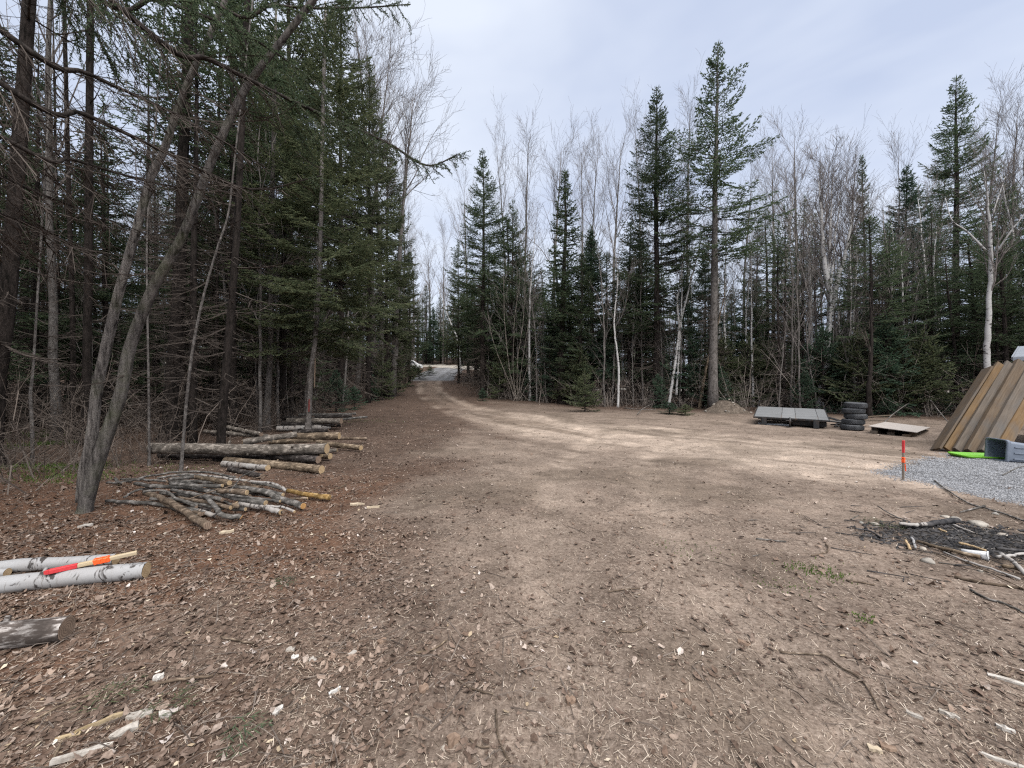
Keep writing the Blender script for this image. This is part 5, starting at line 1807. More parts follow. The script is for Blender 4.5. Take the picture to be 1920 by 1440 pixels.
# ------------------------------------------------------------------ upright survey stake
_p = at(1693.5, 902)
_d = _p[1]
top_ = pt(1694.5, 826, _d)
H_ = top_[2] - _p[2]
sv = stake('survey_stake', (_p[0], _p[1], _p[2] - .12), (top_[0], _p[1] + .005, top_[2]), .030, .020, 'upright survey stake with red top and orange tape at the gravel edge',
           [(0, .74, 0, M_STAKE_OLD, 'shaft'), (.74, 1.0, .003, M_RED, 'painted_top')])
for k in range(4):
    mm = MB()
    L_ = H_ + .12
    box(mm, (L_ * (.545 + .028 * k), 0, 0), (.022, .044 - .006 * (k % 2), .036 + .006 * (k % 2)), .006, Matrix.Rotation(.2 * (1 if k % 2 else -1), 3, 'Y'))
    obj('tape_wrap', mm.mesh('tape_wrap', M_ORANGE), sv)
mm = MB()
box(mm, (L_ * .43, -.028, .012), (.12, .014, .003), 0, Matrix.Rotation(.06, 3, 'Z'))
obj('tape_tail', mm.mesh('tape_tail', M_ORANGE), sv)

# ------------------------------------------------------------------ leaning timbers, shed, tote, lime tray
TIMB = [  # bottom px, top px, bottom depth, top depth, width, thickness, material, label
    ((1754, 845), (1852, 690), 8.95, 9.55, .045, .24, M_BEAM, 'thin plank on edge leaning leftmost against the shed'),
    ((1777, 846), (1877, 683), 8.85, 9.60, .20, .06, M_BEAM_GOLD, 'golden timber with a dark knot next to the thin plank'),
    ((1796, 848), (1894, 681), 8.75, 9.60, .20, .06, M_BEAM_GREY, 'greyed timber in the middle of the leaning row'),
    ((1819, 849), (1914, 679), 8.62, 9.58, .215, .10, M_BEAM, 'square timber third from the thin plank in the leaning row'),
    ((1846, 851), (1938, 681), 8.50, 9.55, .23, .10, M_BEAM_GREY, 'thick grey timber fourth from the thin plank'),
    ((1872, 852), (1966, 684), 8.45, 9.55, .23, .08, M_BEAM_GOLD, 'rightmost leaning timber half hidden behind the grey bin')]
for (bp, tpx, db, dtp, wd, th, m_, lab) in TIMB:
    a, b = pt(*bp, db), pt(*tpx, dtp)
    a[2] = Gz(a[0], a[1]) + .04
    L_ = float(np.linalg.norm(b - a))
    ux = (b - a) / L_
    fx = norm(np.array([a[0], a[1], 0]) * -1)          # face roughly back along the line of sight to the open clearing
    side = norm(np.cross(np.array([-.25, -1, .15]), ux))
    nrm = np.cross(ux, side)
    mm = MB()
    box(mm, (L_ / 2, 0, 0), (L_, wd, th), .006)
    o = obj('timber', mm.mesh('timber', m_), None, tuple(a), lab, 'timber')
    o.rotation_euler = Matrix(np.array([ux, side, nrm]).T.tolist()).to_euler()

SHX, SHY = 13.2, 9.72
shed = empty('shed', (SHX, SHY, Gz(SHX, SHY)), 'dark shed with a sheet-metal roof at the right picture edge', 'shed')
shed.rotation_euler = (0, 0, math.radians(-56))
for i in range(16):
    mm = MB()
    box(mm, (.09 + i * .187, 0, 1.08), (.18, .022, 2.36), .004)
    obj('wall_board', mm.mesh('wall_board', M_SHED), shed)
for i in range(14):
    mm = MB()
    box(mm, (0.0, .10 + i * .187, 1.08), (.022, .18, 2.36), .004)
    obj('wall_board', mm.mesh('wall_board', M_SHED), shed)
mm = MB()
box(mm, (-.01, -.02, 1.08), (.09, .09, 2.38), .006)
obj('corner_board', mm.mesh('corner_board', M_TRIM), shed)
for i in range(9):
    mm = MB()
    x0 = -.32 + i * .4
    ang = .42
    ZR = -.12
    mm.add([(x0, -.35, 2.22), (x0 + .36, -.35, 2.22), (x0 + .38, -.35, 2.25), (x0 + .40, -.35, 2.22), (x0, 1.4, 2.58), (x0 + .36, 1.4, 2.58), (x0 + .38, 1.4, 2.61), (x0 + .40, 1.4, 2.58),
            (x0, -.35, 2.205), (x0 + .40, -.35, 2.205), (x0, 1.4, 2.565), (x0 + .40, 1.4, 2.565)],
           q=[(0, 1, 5, 4), (1, 2, 6, 5), (2, 3, 7, 6), (8, 10, 11, 9), (0, 8, 9, 3), (0, 4, 10, 8), (3, 9, 11, 7)])
    obj('roof_sheet', mm.mesh('roof_sheet', M_ROOF), shed)
mm = MB()
box(mm, (1.5, -.36, 2.16), (3.66, .03, .10), .004)
obj('fascia', mm.mesh('fascia', M_ROOF), shed)
mm = MB()
box(mm, (-.34, .52, 2.36), (.03, 1.78, .09), .004, Matrix.Rotation(.203, 3, 'X'))
obj('barge_board', mm.mesh('barge_board', M_ROOF), shed)

# grey bin on its side, open end to the left
_p = at(1898, 868)
tote = empty('storage_bin', (_p[0], _p[1] + .26, _p[2]), 'grey plastic bin lying on its side below the timbers', 'bin')
tote.rotation_euler = (0, .06, math.radians(-14))
tote.scale = (.9, .9, .9)
def ring(x, hy, hz, cz, k=5, rc=.06):
    out = []
    for cy_, cz_, a0 in ((hy - rc, hz - rc, 0), (-hy + rc, hz - rc, 90), (-hy + rc, -hz + rc, 180), (hy - rc, -hz + rc, 270)):
        for j in range(k):
            a = math.radians(a0 + 90 * j / (k - 1))
            out.append((x, cy_ + math.cos(a) * rc, cz + cz_ + math.sin(a) * rc))
    return np.array(out)
def loft(rings, close=True):
    m = MB()
    n = len(rings[0])
    i = np.arange(n)
    j = (i + 1) % n
    k = (np.arange(len(rings) - 1) * n)[:, None]
    m.add(np.concatenate(rings), q=np.stack([k + i, k + i + n, k + j + n, k + j], -1).reshape(-1, 4))
    return m
cz0 = .255
body = [ring(0, .235, .235, cz0), ring(.62, .20, .20, cz0 - .03), ring(.66, .185, .185, cz0 - .03), ring(.66, .02, .02, cz0 - .03), ring(.64, .02, .02, cz0 - .03), ring(.64, .18, .18, cz0 - .03), ring(.02, .225, .225, cz0)]
obj('body', loft(body).mesh('body', M_TOTE, True), tote)
rim = [ring(.03, .235, .235, cz0), ring(.035, .262, .252, cz0), ring(-.02, .265, .255, cz0), ring(-.025, .23, .23, cz0), ring(.02, .225, .225, cz0)]
obj('rim', loft(rim).mesh('rim', M_TOTE, True), tote)
for k in range(3):
    mm = MB()
    zc = cz0 - .03 + (k - 1) * .13
    box(mm, (.34, -.226, zc), (.42, .012, .03), .004, Matrix.Rotation(.056, 3, 'Z'))
    obj('side_rib', mm.mesh('side_rib', M_TOTE), tote)

_p = at(1839, 858)
tray = [ring(0, .20, .40, 0, 5, .09), ring(.025, .23, .43, 0, 5, .11), ring(.055, .235, .435, 0, 5, .11), ring(.052, .215, .415, 0, 5, .10), ring(.03, .205, .405, 0, 5, .09), ring(.012, .19, .39, 0, 5, .08), ring(.012, .01, .01, 0, 5, .004)]
tray = [np.stack([q_[:, 2], q_[:, 1], q_[:, 0]], 1)[::-1] for q_ in tray]
o = obj('sled', loft(tray).mesh('sled', M_LIME, True), None, (_p[0], _p[1] + .05, _p[2] + .01), 'flat lime green plastic tray lying at the foot of the timbers', 'sled')
o.rotation_euler = (.03, .02, -.12)
m = MB()
m.add(tray[0], t=[(0, i, i + 1) for i in range(1, len(tray[0]) - 1)])
obj('underside', m.mesh('underside', M_LIME), o)

# ------------------------------------------------------------------ dirt mound with stones
def stone(p, s, label, group=None, seed=0, m_=None, name='stone', sink=.3):
    r = rng_of(4000 + seed)
    n, k = 10, 7
    rows = []
    for i in range(k):
        ph = math.pi * i / (k - 1)
        rows.append([(math.sin(ph) * math.cos(a), math.sin(ph) * math.sin(a), math.cos(ph)) for a in np.arange(n) * 2 * np.pi / n])
    v = np.array(rows).reshape(-1, 3)
    ph3 = r.uniform(0, 6, 9)
    bump_ = 1 + .16 * np.sin(v[:, 0] * 3 + ph3[0]) * np.cos(v[:, 1] * 4 + ph3[1]) + .12 * np.sin(v[:, 2] * 5 + ph3[2] + v[:, 0] * 4)
    v = v * bump_[:, None] * np.asarray(s)
    i = np.arange(n)
    j = (i + 1) % n
    kk = (np.arange(k - 1) * n)[:, None]
    m = MB()
    m.add(v, q=np.stack([kk + i, kk + i + n, kk + j + n, kk + j], -1).reshape(-1, 4))
    o = obj(name, m.mesh(name, m_ or M_ROCK, True), None, (p[0], p[1], p[2] + s[2] * (1 - 2 * sink) * .5), label, 'stone', group)
    o.rotation_euler = (0, 0, r.uniform(0, 6.28))
    return o
_p = at(1381, 776)
MW, MD, MH = 1.05, .8, .78
n_ = 40
u_ = np.linspace(-1, 1, n_)
A_, B_ = np.meshgrid(u_, u_)
rr = np.hypot(A_, B_)
hh = MH * np.clip(1 - rr, 0, 1) ** 1.0 * (1 + .25 * (vnoise(A_ * 3 + 5, B_ * 3) - .5)) + .10 * (vnoise(A_ * 7, B_ * 7 + 3) - .5) * (rr < .95) - .06
mm = MB()
ii = (np.arange(n_ - 1)[:, None] * n_ + np.arange(n_ - 1)[None]).ravel()
wx, wy = A_.ravel() * MW * 1.15, B_.ravel() * MD * 1.2
mm.add(np.stack([wx, wy, hh.ravel() + ground_z(wx + _p[0], wy + _p[1] + .9) - Gz(_p[0], _p[1] + .9)], 1), q=np.stack([ii, ii + 1, ii + 1 + n_, ii + n_], 1))
M_DIRT = mat('mound_earth', (.2, .16, .12), .95, .15)
_t = NT(M_DIRT)
_r = _t.noise(_t.coord('Object'), 9, 6, .7)
_t.base(_t.ramp(_r, [(.3, (.045, .036, .029)), (.55, (.11, .088, .07)), (.75, (.20, .17, .14))]))
_t.bump(_r, .9, .06)
obj('dirt_mound', mm.mesh('dirt_mound', M_DIRT, True), None, (_p[0], _p[1] + .9, Gz(_p[0], _p[1] + .9)), 'low heap of brown earth and stones left of the trailer', 'mound')
mnd = np.array([_p[0], _p[1] + .9])
for i in range(14):
    a, q = R_.uniform(-.95, .95), R_.uniform(-.95, .2)
    if math.hypot(a, q) > .95:
        continue
    z_ = MH * (1 - math.hypot(a, q)) - .05
    s_ = R_.uniform(.035, .10)
    stone((mnd[0] + a * MW * 1.15, mnd[1] + q * MD * 1.2, Gz(*mnd) + z_), (s_ * 1.3, s_, s_ * .7), 'pale stone lying on the slope of the earth heap', 'stones on the earth heap', i)

# ------------------------------------------------------------------ fire pit remains
def stick(pts, r0, r1, m_, label, h=.02, seed=0, name='stick', group=None, n=8, forks=()):
    P3 = np.array([at(x, y, h if not isinstance(h, (list, tuple)) else h[i]) for i, (x, y) in enumerate(pts)])
    o0 = P3[0].copy()
    S_ = spline(P3, 5)
    r = rng_of(5000 + seed)
    if len(S_) > 2:
        S_[1:-1] += r.normal(0, r0 * .18, (len(S_) - 2, 3))
    m = MB()
    tube(m, S_ - o0, np.linspace(r0, r1, len(S_)), n, .04, r)
    o = obj(name, m.mesh(name, m_, True), None, tuple(o0), label, 'stick', group)
    for fk in forks:
        Q = np.array([at(x, y, h if not isinstance(h, (list, tuple)) else h[-1]) for x, y in fk]) - o0
        m = MB()
        tube(m, spline(Q, 4), np.linspace(r1 * 1.1, r1 * .5, len(spline(Q, 4))), 6)
        obj('side_twig', m.mesh('side_twig', m_, True), o)
    return o
stick([(1694, 985), (1735, 984), (1770, 980), (1795, 976)], .024, .030, M_CHAR, 'half-burnt log lying at the back of the fire pit', .045, 1, 'charred_log')
stick([(1686, 982), (1712, 984), (1736, 983)], .016, .02, M_BIRCH_OLD, 'pale unburnt tip of wood touching the half-burnt log', .06, 2)
stick([(1720, 1014), (1750, 1025), (1790, 1034), (1838, 1046)], .014, .018, M_LOG_TAN, 'brown stick with a charred end across the fire pit front', .035, 3)
stick([(1798, 1018), (1820, 1024), (1848, 1034)], .012, .010, M_CUT, 'pale split stick behind the white cup', .05, 4)
stick([(1770, 1037), (1810, 1056), (1860, 1074), (1912, 1092)], .009, .010, M_BIRCH_OLD, 'long whitish stick running out of the fire pit to the right edge', .02, 5)
stick([(1765, 1036), (1830, 1068), (1880, 1092), (1930, 1118)], .006, .005, M_POLE_BROWN, 'thin dark twig beside the long whitish stick', .015, 6)
stick([(1878, 1040), (1900, 1058), (1925, 1082)], .018, .015, M_BIRCH_OLD, 'white bent birch branch at the right edge of the fire pit', .06, 7)
stick([(1870, 1046), (1900, 1042), (1930, 1037)], .014, .012, M_BIRCH_OLD, 'white branch lying flat at the right edge of the fire pit', .05, 8)
stick([(1868, 1031), (1900, 1033), (1935, 1033)], .013, .013, M_CHAR, 'black charred branch above the white branches', .06, 9)
stick([(1880, 1066), (1905, 1072), (1935, 1080)], .016, .014, M_LOG_TAN, 'tan split piece at the lower right of the fire pit', .03, 10)
stick([(1790, 1084), (1840, 1096), (1890, 1106), (1940, 1116)], .012, .008, M_POLE_BROWN, 'brown branch on the ground below the fire pit', .012, 11)
stick([(1820, 1112), (1850, 1126), (1880, 1140), (1925, 1160)], .009, .007, M_POLE_GREY, 'grey branch nearest the camera below the fire pit', .010, 12)
stick([(1603, 990), (1630, 996), (1655, 1010)], .010, .008, M_CHAR, 'short black stick at the left rim of the fire pit', .02, 13)
stick([(1645, 950), (1672, 966), (1700, 978)], .006, .008, M_POLE_GREY, 'thin twig leaning into the back of the fire pit', .03, 14)
stick([(1788, 988), (1806, 994), (1826, 1000)], .012, .008, M_BIRCH_OLD, 'white twig piece in the middle of the fire pit', .03, 15)
stick([(1760, 993), (1775, 997)], .010, .008, M_CUT, 'small pale splinter in the ashes', .03, 16)
stick([(1698, 1012), (1703, 1022), (1706, 1030)], .010, .012, M_CUT, 'stubby pale stick end at the front left of the ashes', .03, 17)
stick([(1709, 1008), (1714, 1018), (1716, 1026)], .012, .010, M_BIRCH_LOG, 'stubby white stick end at the front of the ashes', .03, 18)
stick([(1750, 1038), (1768, 1048), (1780, 1054)], .006, .005, M_POLE_BROWN, 'short twig below the brown charred stick', .012, 19)
stick([(1640, 1098), (1590, 1090), (1600, 1092)], .006, .005, M_POLE_BROWN, 'short brown twig left of the branch below the pit', .01, 20)
# long thin fallen branch crossing the gravel edge
stick([(1752, 902), (1778, 922), (1815, 944), (1850, 955), (1888, 968), (1930, 984)], .009, .012, M_POLE_GREY, 'long thin fallen branch from the gravel edge to the right picture edge', .02, 21, forks=([(1846, 951), (1825, 958), (1800, 962)],))
stick([(1880, 892), (1905, 880), (1925, 871)], .008, .006, M_POLE_GREY, 'thin twig on the gravel in front of the grey bin', .02, 22)
stick([(1548, 1022), (1553, 1030), (1549, 1038), (1530, 1044), (1521, 1046)], .007, .006, M_POLE_BROWN, 'hooked brown twig on the bare ground left of the fire pit', .012, 23)
stick([(1418, 1014), (1445, 1017), (1474, 1019)], .008, .007, M_POLE_GREY, 'straight dark twig on the bare ground in the middle right', .012, 24)
stick([(1462, 1216), (1505, 1227), (1545, 1233), (1580, 1258), (1620, 1286), (1648, 1325)], .006, .005, M_POLE_BROWN, 'long bent twig on the ground in the lower right', .01, 25)
stick([(930, 1332), (933, 1372), (948, 1408), (960, 1430)], .0055, .0045, M_POLE_BROWN, 'curved twig at the bottom centre', .01, 26)
stick([(880, 1390), (900, 1394), (918, 1398)], .005, .004, M_POLE_BROWN, 'short twig left of the curved bottom twig', .01, 27)
stick([(780, 1226), (810, 1220), (838, 1200)], .006, .005, M_LOG_TAN, 'thin bowed twig on the ground left of centre', .01, 28)
stick([(858, 1272), (885, 1290), (925, 1304)], .005, .004, M_POLE_BROWN, 'faint dark twig on the bare centre ground', .01, 29)
stick([(1155, 1178), (1190, 1178), (1212, 1168)], .006, .004, M_POLE_BROWN, 'small forked twig on the ground right of centre', .01, 30, forks=([(1206, 1170), (1200, 1160), (1194, 1154)],))
stick([(1900, 1258), (1890, 1262), (1872, 1258)], .006, .005, M_POLE_BROWN, 'tiny twig at the lower right edge', .01, 31)
LATHS = [(1896, 1277, 'white lath piece at the right edge below the pit'), (1888, 1434, 'white lath piece in the bottom right corner')]
stick([(280, 1290), (335, 1278), (400, 1272)], .008, .006, M_POLE_BROWN, 'dark curved stick in the leaf litter at lower left', .015, 34)
stick([(50, 1366), (110, 1330), (175, 1298)], .006, .004, M_LOG_TAN, 'long thin stick slanting through the litter at lower left', .014, 35)
stick([(100, 1440), (112, 1412), (116, 1398)], .006, .004, M_LOG_TAN, 'forked straw-coloured twig at the bottom left', .02, 36, forks=([(112, 1414), (118, 1426)],))
stick([(415, 1190), (448, 1196), (475, 1208)], .007, .006, M_POLE_BROWN, 'short brown twig in the litter left of centre', .012, 37)
stick([(1140, 1110), (1170, 1106), (1200, 1108)], .005, .004, M_POLE_BROWN, 'thin straw twig on the clearing centre', .01, 38)
# wood slabs of the lower left corner
def slab(px, py, L_, w_, th, az, m_, label, seed=0, name='wood_slab'):
    p = at(px, py)
    r = rng_of(6000 + seed)
    k = 5
    u = np.linspace(-.5, .5, k)
    hw = w_ / 2 * (1 + .25 * r.normal(size=(k, 2))) * np.array([.75, 1, 1, .95, .55])[:, None]
    top = np.stack([np.stack([u * L_, hw[:, 0], th + .25 * th * r.normal(size=k)], 1), np.stack([u * L_, -hw[:, 1], th + .25 * th * r.normal(size=k)], 1)], 1).reshape(-1, 3)
    bot = top.copy()
    bot[:, 2] = -.004
    m = MB()
    q = []
    for i in range(k - 1):
        a = 2 * i
        q += [(a, a + 1, a + 3, a + 2), (2 * k + a, 2 * k + a + 2, 2 * k + a + 3, 2 * k + a + 1), (a, a + 2, 2 * k + a + 2, 2 * k + a), (a + 1, 2 * k + a + 1, 2 * k + a + 3, a + 3)]
    q += [(0, 2 * k, 2 * k + 1, 1), (2 * k - 2, 2 * k - 1, 4 * k - 1, 4 * k - 2)]
    m.add(np.vstack([top, bot]), q=q)
    o = obj(name, m.mesh(name, m_), None, tuple(p + np.array([0, 0, .004])), label, 'wood scrap')
    o.rotation_euler = (r.normal(0, .06), r.normal(0, .04), az)
    return o
for i_, (a_, b_, c_) in enumerate(LATHS):
    slab(a_, b_, .17, .018, .010, -.62, M_SCRAP, c_, 40 + i_, 'wood_strip')
slab(190, 1366, .17, .022, .014, .62, M_STAKE, 'fresh yellow split of wood in the lower left litter', 1)
slab(128, 1385, .09, .016, .008, .25, M_STAKE, 'small yellow splinter left of the fresh yellow split', 2)
slab(233, 1391, .10, .034, .022, .5, M_BARKCHIP, 'blocky grey wood piece in the lower left litter', 3)
slab(155, 1422, .19, .024, .014, .55, M_BARKCHIP, 'grey weathered split at the bottom left', 4)
slab(297, 1278, .045, .03, .02, .6, M_SCRAP, 'bright white chip among the litter at lower left', 5, 'wood_chip')
slab(521, 1346, .055, .022, .012, 1.3, M_SCRAP, 'white oblong chip near the bottom left of centre', 6, 'wood_chip')
slab(628, 1305, .06, .014, .010, .75, M_SCRAP, 'narrow white chip on the litter edge left of centre', 7, 'wood_chip')
slab(661, 1226, .05, .016, .01, .8, M_SCRAP, 'narrow white chip below the frayed straw tuft', 8, 'wood_chip')
slab(553, 1234, .04, .025, .01, .4, M_SCRAP, 'white pointed chip among brown litter', 9, 'wood_chip')
slab(587, 1243, .045, .022, .01, -.3, M_BARKCHIP, 'grey oval chip beside the white pointed chip', 10, 'wood_chip')
slab(310, 1354, .06, .03, .014, -.2, M_SCRAP, 'curled white birch bark at lower left', 11, 'bark_curl')
slab(262, 1360, .10, .028, .016, .3, M_BARKCHIP, 'arched grey bark strip at lower left', 12, 'bark_curl')
slab(545, 1220, .05, .03, .008, .2, M_BARKCHIP, 'flat grey bark flake in the litter left of centre', 13, 'bark_flake')
slab(1716, 1246, .022, .018, .004, .4, M_SCRAP, 'tiny white square scrap on the lower right ground', 14, 'scrap')
slab(1715, 1340, .06, .02, .01, -.7, M_BARKCHIP, 'pale chip on the lower right ground', 15, 'wood_chip')
slab(1780, 1348, .07, .02, .012, -.7, M_BARKCHIP, 'pale long chip farther right on the lower ground', 16, 'wood_chip')
slab(1640, 1408, .05, .03, .008, -.4, M_CHIP, 'yellowish leaf-like chip near the bottom right', 17, 'wood_chip')
slab(1665, 1406, .055, .035, .008, -.5, M_LEAF_RED, 'tan leaf beside the yellowish chip near the bottom right', 18, 'dry_leaf')
slab(1885, 1368, .06, .025, .012, -.6, M_SCRAP, 'white chip near the right edge at the bottom', 19, 'wood_chip')
slab(700, 955, .16, .03, .02, .3, M_CHIP, 'pale wood splinter on the ground right of the branch heap', 20, 'wood_chip')
slab(670, 948, .18, .03, .02, .3, M_CHIP, 'tan wood splinter nearest the branch heap', 21, 'wood_chip')
slab(425, 998, .13, .04, .02, .6, M_CHIP, 'pale chip in front of the branch heap', 22, 'wood_chip')
slab(245, 1040 - 2, .10, .02, .01, .5, M_CHIP, 'small chip beyond the stake tip', 23, 'wood_chip')
slab(160, 985, .12, .04, .02, .9, M_SCRAP, 'white chip at the foot of the leaning twin tree', 24, 'wood_chip')
slab(850, 1395, .06, .045, .02, .4, M_LEAF_RED, 'crumpled tan leaf at the bottom centre', 25, 'dry_leaf')
slab(1070, 1304, .05, .035, .018, .2, M_LEAF_RED, 'crumpled reddish leaf at bottom centre right', 26, 'dry_leaf')
slab(794, 1298, .05, .04, .012, .5, M_LEAF_RED, 'tan leaf on bare ground left of centre', 27, 'dry_leaf')
slab(716, 1200, .055, .035, .01, .6, M_LEAF_RED, 'pointed pinkish leaf left of centre', 28, 'dry_leaf')
slab(1395, 1207, .07, .03, .014, -.4, M_LEAF_RED, 'reddish folded leaf right of centre', 29, 'dry_leaf')
stone(at(833, 1408), (.016, .014, .012), 'small grey pebble beside the crumpled tan leaf', seed=60)
for i, (px, py, s_, lab) in enumerate(((1834, 986, .085, 'largest rounded stone at the back of the fire pit'), (1792, 975, .06, 'rounded stone left of the largest at the back of the pit'), (1740, 1056, .055, 'pale stone in front of the fire pit'), (1880, 1006, .05, 'pale stone at the right of the ashes'),
                                     (1640, 984, .045, 'flat pale stone at the left of the pit'), (1772, 970, .05, 'low stone at the back rim of the pit'), (1730, 1030, .04, 'small pale stone beneath the brown stick'), (1615, 980, .03, 'small stone at the far left of the pit'), (1838, 1076, .025, 'small white stone below the long whitish stick'), (1866, 967, .035, 'flat stone beyond the pit'))):
    stone(at(px, py), (s_ * .9, s_ * .75, s_ * .5), lab, None, 70 + i)
# white cup on its side
_a, _b = at(1803, 1036, .03), at(1853, 1047, .04)
d_ = norm(_b - _a)
cup = empty('paper_cup', tuple(_a), 'crumpled white paper cup lying in the fire pit', 'cup')
cup.rotation_euler = Vector(d_).to_track_quat('Z', 'Y').to_euler()
L_ = float(np.linalg.norm(_b - _a))
mm = MB()
lathe(mm, [(.001, 0), (.026, 0), (.030, L_ * .3), (.034, L_ * .7), (.040, L_), (.037, L_), (.028, L_ * .3), (.001, .01)], 18)
mm.v[0][:, 0] *= .8
mm.v[0] += rng_of(9).normal(0, .0015, mm.v[0].shape)
obj('cup_wall', mm.mesh('cup_wall', M_PAPER, True), cup)
mm = MB()
lathe(mm, [(.040, L_ - .006), (.044, L_ - .004), (.044, L_ + .004), (.038, L_ + .004)], 18)
obj('cup_rim', mm.mesh('cup_rim', M_PAPER, True), cup)
# green and rusty fir twig in the ashes
for (px, py, m_, lab, sd) in ((1708, 1000, M_NEEDLE_Y, 'green fir sprig lying in the ashes', 1), (1676, 1008, M_TWIG_BROWN, 'rusty dead fir sprig at the left of the ashes', 2), (180, 1350, M_NEEDLE_Y, 'green fir sprig in the lower left litter', 3), (250, 1372, M_NEEDLE_Y, 'small green sprig right of the first in the lower left litter', 4), (565, 1090, M_NEEDLE, 'tiny green sprig on the litter left of centre', 5), (432, 1364, M_NEEDLE, 'tiny green sprig at the bottom left', 6)):
    r = rng_of(700 + sd)
    sh, wd = branch_template(r, .42 if sd < 3 else .20, True, 2.6)
    mm = MB()
    blades(mm, sh[0], sh[1] * .6 + sh[0] * .4, sh[2] * .16, r)
    v_ = np.concatenate(mm.v)
    p = at(px, py)
    o = obj('fir_sprig', mm.mesh('fir_sprig', m_), None, (p[0], p[1], p[2] + .02 - v_[:, 2].min() * .2), lab, 'sprig')
    o.scale = (1, 1, .35)
    o.rotation_euler = (0, 0, r.uniform(0, 6))

# brushwood pieces by the wood edge right of the tyres: one arched fallen bough and others
for i, (pts, ra, lab, hs) in enumerate((
        ([(1690, 770), (1720, 745), (1765, 722), (1800, 715), (1832, 732)], .035, 'grey fallen bough arching behind the plywood sheet', [.1, .6, 1.1, 1.25, 1.0]),
        ([(1745, 750), (1760, 770), (1785, 800)], .025, 'crossed dead branch behind the plywood sheet', [.9, .5, .05]),
        ([(1650, 800), (1690, 765), (1740, 735)], .02, 'thin slanting dead branch right of the tyres', [.1, .5, .9]),
        ([(1408, 740), (1432, 750), (1458, 766)], .03, 'pale fallen branch leaning behind the trailer', [.9, .5, .1]),
        ([(1170, 765), (1200, 768), (1230, 768)], .03, 'fallen grey branch at the edge of the wood', [.1, .1, .1]),
        ([(1195, 776), (1205, 766), (1222, 757)], .02, 'curved pale branch before the dense dark spruce', [.05, .2, .4]))):
    stick(pts, ra, ra * .5, M_POLE_GREY, lab, hs, 80 + i, 'fallen_bough')

# ------------------------------------------------------------------ far white car half hidden by the bank
_c = np.array([(764 - 960) / F * 57.0, 57.0, 0])
_c[2] = float(macro(_c[0], _c[1])) - .02
car = empty('parked_car', tuple(_c), 'white car almost hidden by bushes at the far end of the track', 'car', rz=.15)
def prism(prof, wd, taper=1.0):
    m = MB()
    p = np.array(prof)
    n = len(p)
    a = np.stack([p[:, 0], np.full(n, -wd / 2), p[:, 1]], 1)
    b = np.stack([p[:, 0], np.full(n, wd / 2), p[:, 1]], 1)
    if taper != 1.0:
        k = 1 - (1 - taper) * sstep(.9, 1.5, p[:, 1])
        a[:, 1] *= k
        b[:, 1] *= k
    i = np.arange(n)
    j = (i + 1) % n
    m.add(np.vstack([a, b]), q=np.stack([i, j, j + n, i + n], 1), t=[(0, q + 1, q) for q in range(1, n - 1)] + [(n, n + q, n + q + 1) for q in range(1, n - 1)])
    return m
obj('body', prism([(-2.1, .35), (-2.15, .75), (-2.0, .95), (-1.0, 1.0), (1.6, 1.02), (2.1, .85), (2.15, .4)], 1.75).mesh('body', M_CARPAINT), car)
obj('cabin', prism([(-1.1, 1.0), (-.5, 1.45), (.9, 1.48), (1.6, 1.02)], 1.6, .85).mesh('cabin', M_CARPAINT), car)
for s_ in (-1, 1):
    mm = MB()
    mm.add([(-.85, s_ * .80, 1.06), (1.25, s_ * .80, 1.06), (.85, s_ * .73, 1.40), (-.45, s_ * .73, 1.40)], q=[(0, 1, 2, 3)])
    obj('side_window', mm.mesh('side_window', M_CARGLASS), car)
for x_ in (-1.35, 1.35):
    for s_ in (-1, 1):
        mm = MB()
        lathe(mm, [(.1, -.1), (.3, -.1), (.33, -.05), (.33, .05), (.3, .1), (.1, .1)], 20)
        w_o = obj('wheel', mm.mesh('wheel', M_RUBBER, True), car)
        w_o.location = (x_, s_ * .82, .33)
        w_o.rotation_euler = (math.pi / 2, 0, 0)

# ------------------------------------------------------------------ litter (uncountable small stuff)
def scatter(n, seed, ymin, ymax, accept, power=1.0):
    r = rng_of(seed)
    X_, Y_ = [], []
    tot = 0
    while tot < n:
        k = n * 3
        y = ymin * (ymax / ymin) ** (r.random(k) ** power)
        x = r.uniform(-1, 1, k) * (1.38 * y + 1.8)
        ok = r.random(k) < accept(x, y)
        X_.append(x[ok]); Y_.append(y[ok])
        tot += int(ok.sum())
        if len(X_) > 12:
            break
    x, y = np.concatenate(X_)[:n], np.concatenate(Y_)[:n]
    return x, y, ground_z(x, y), r

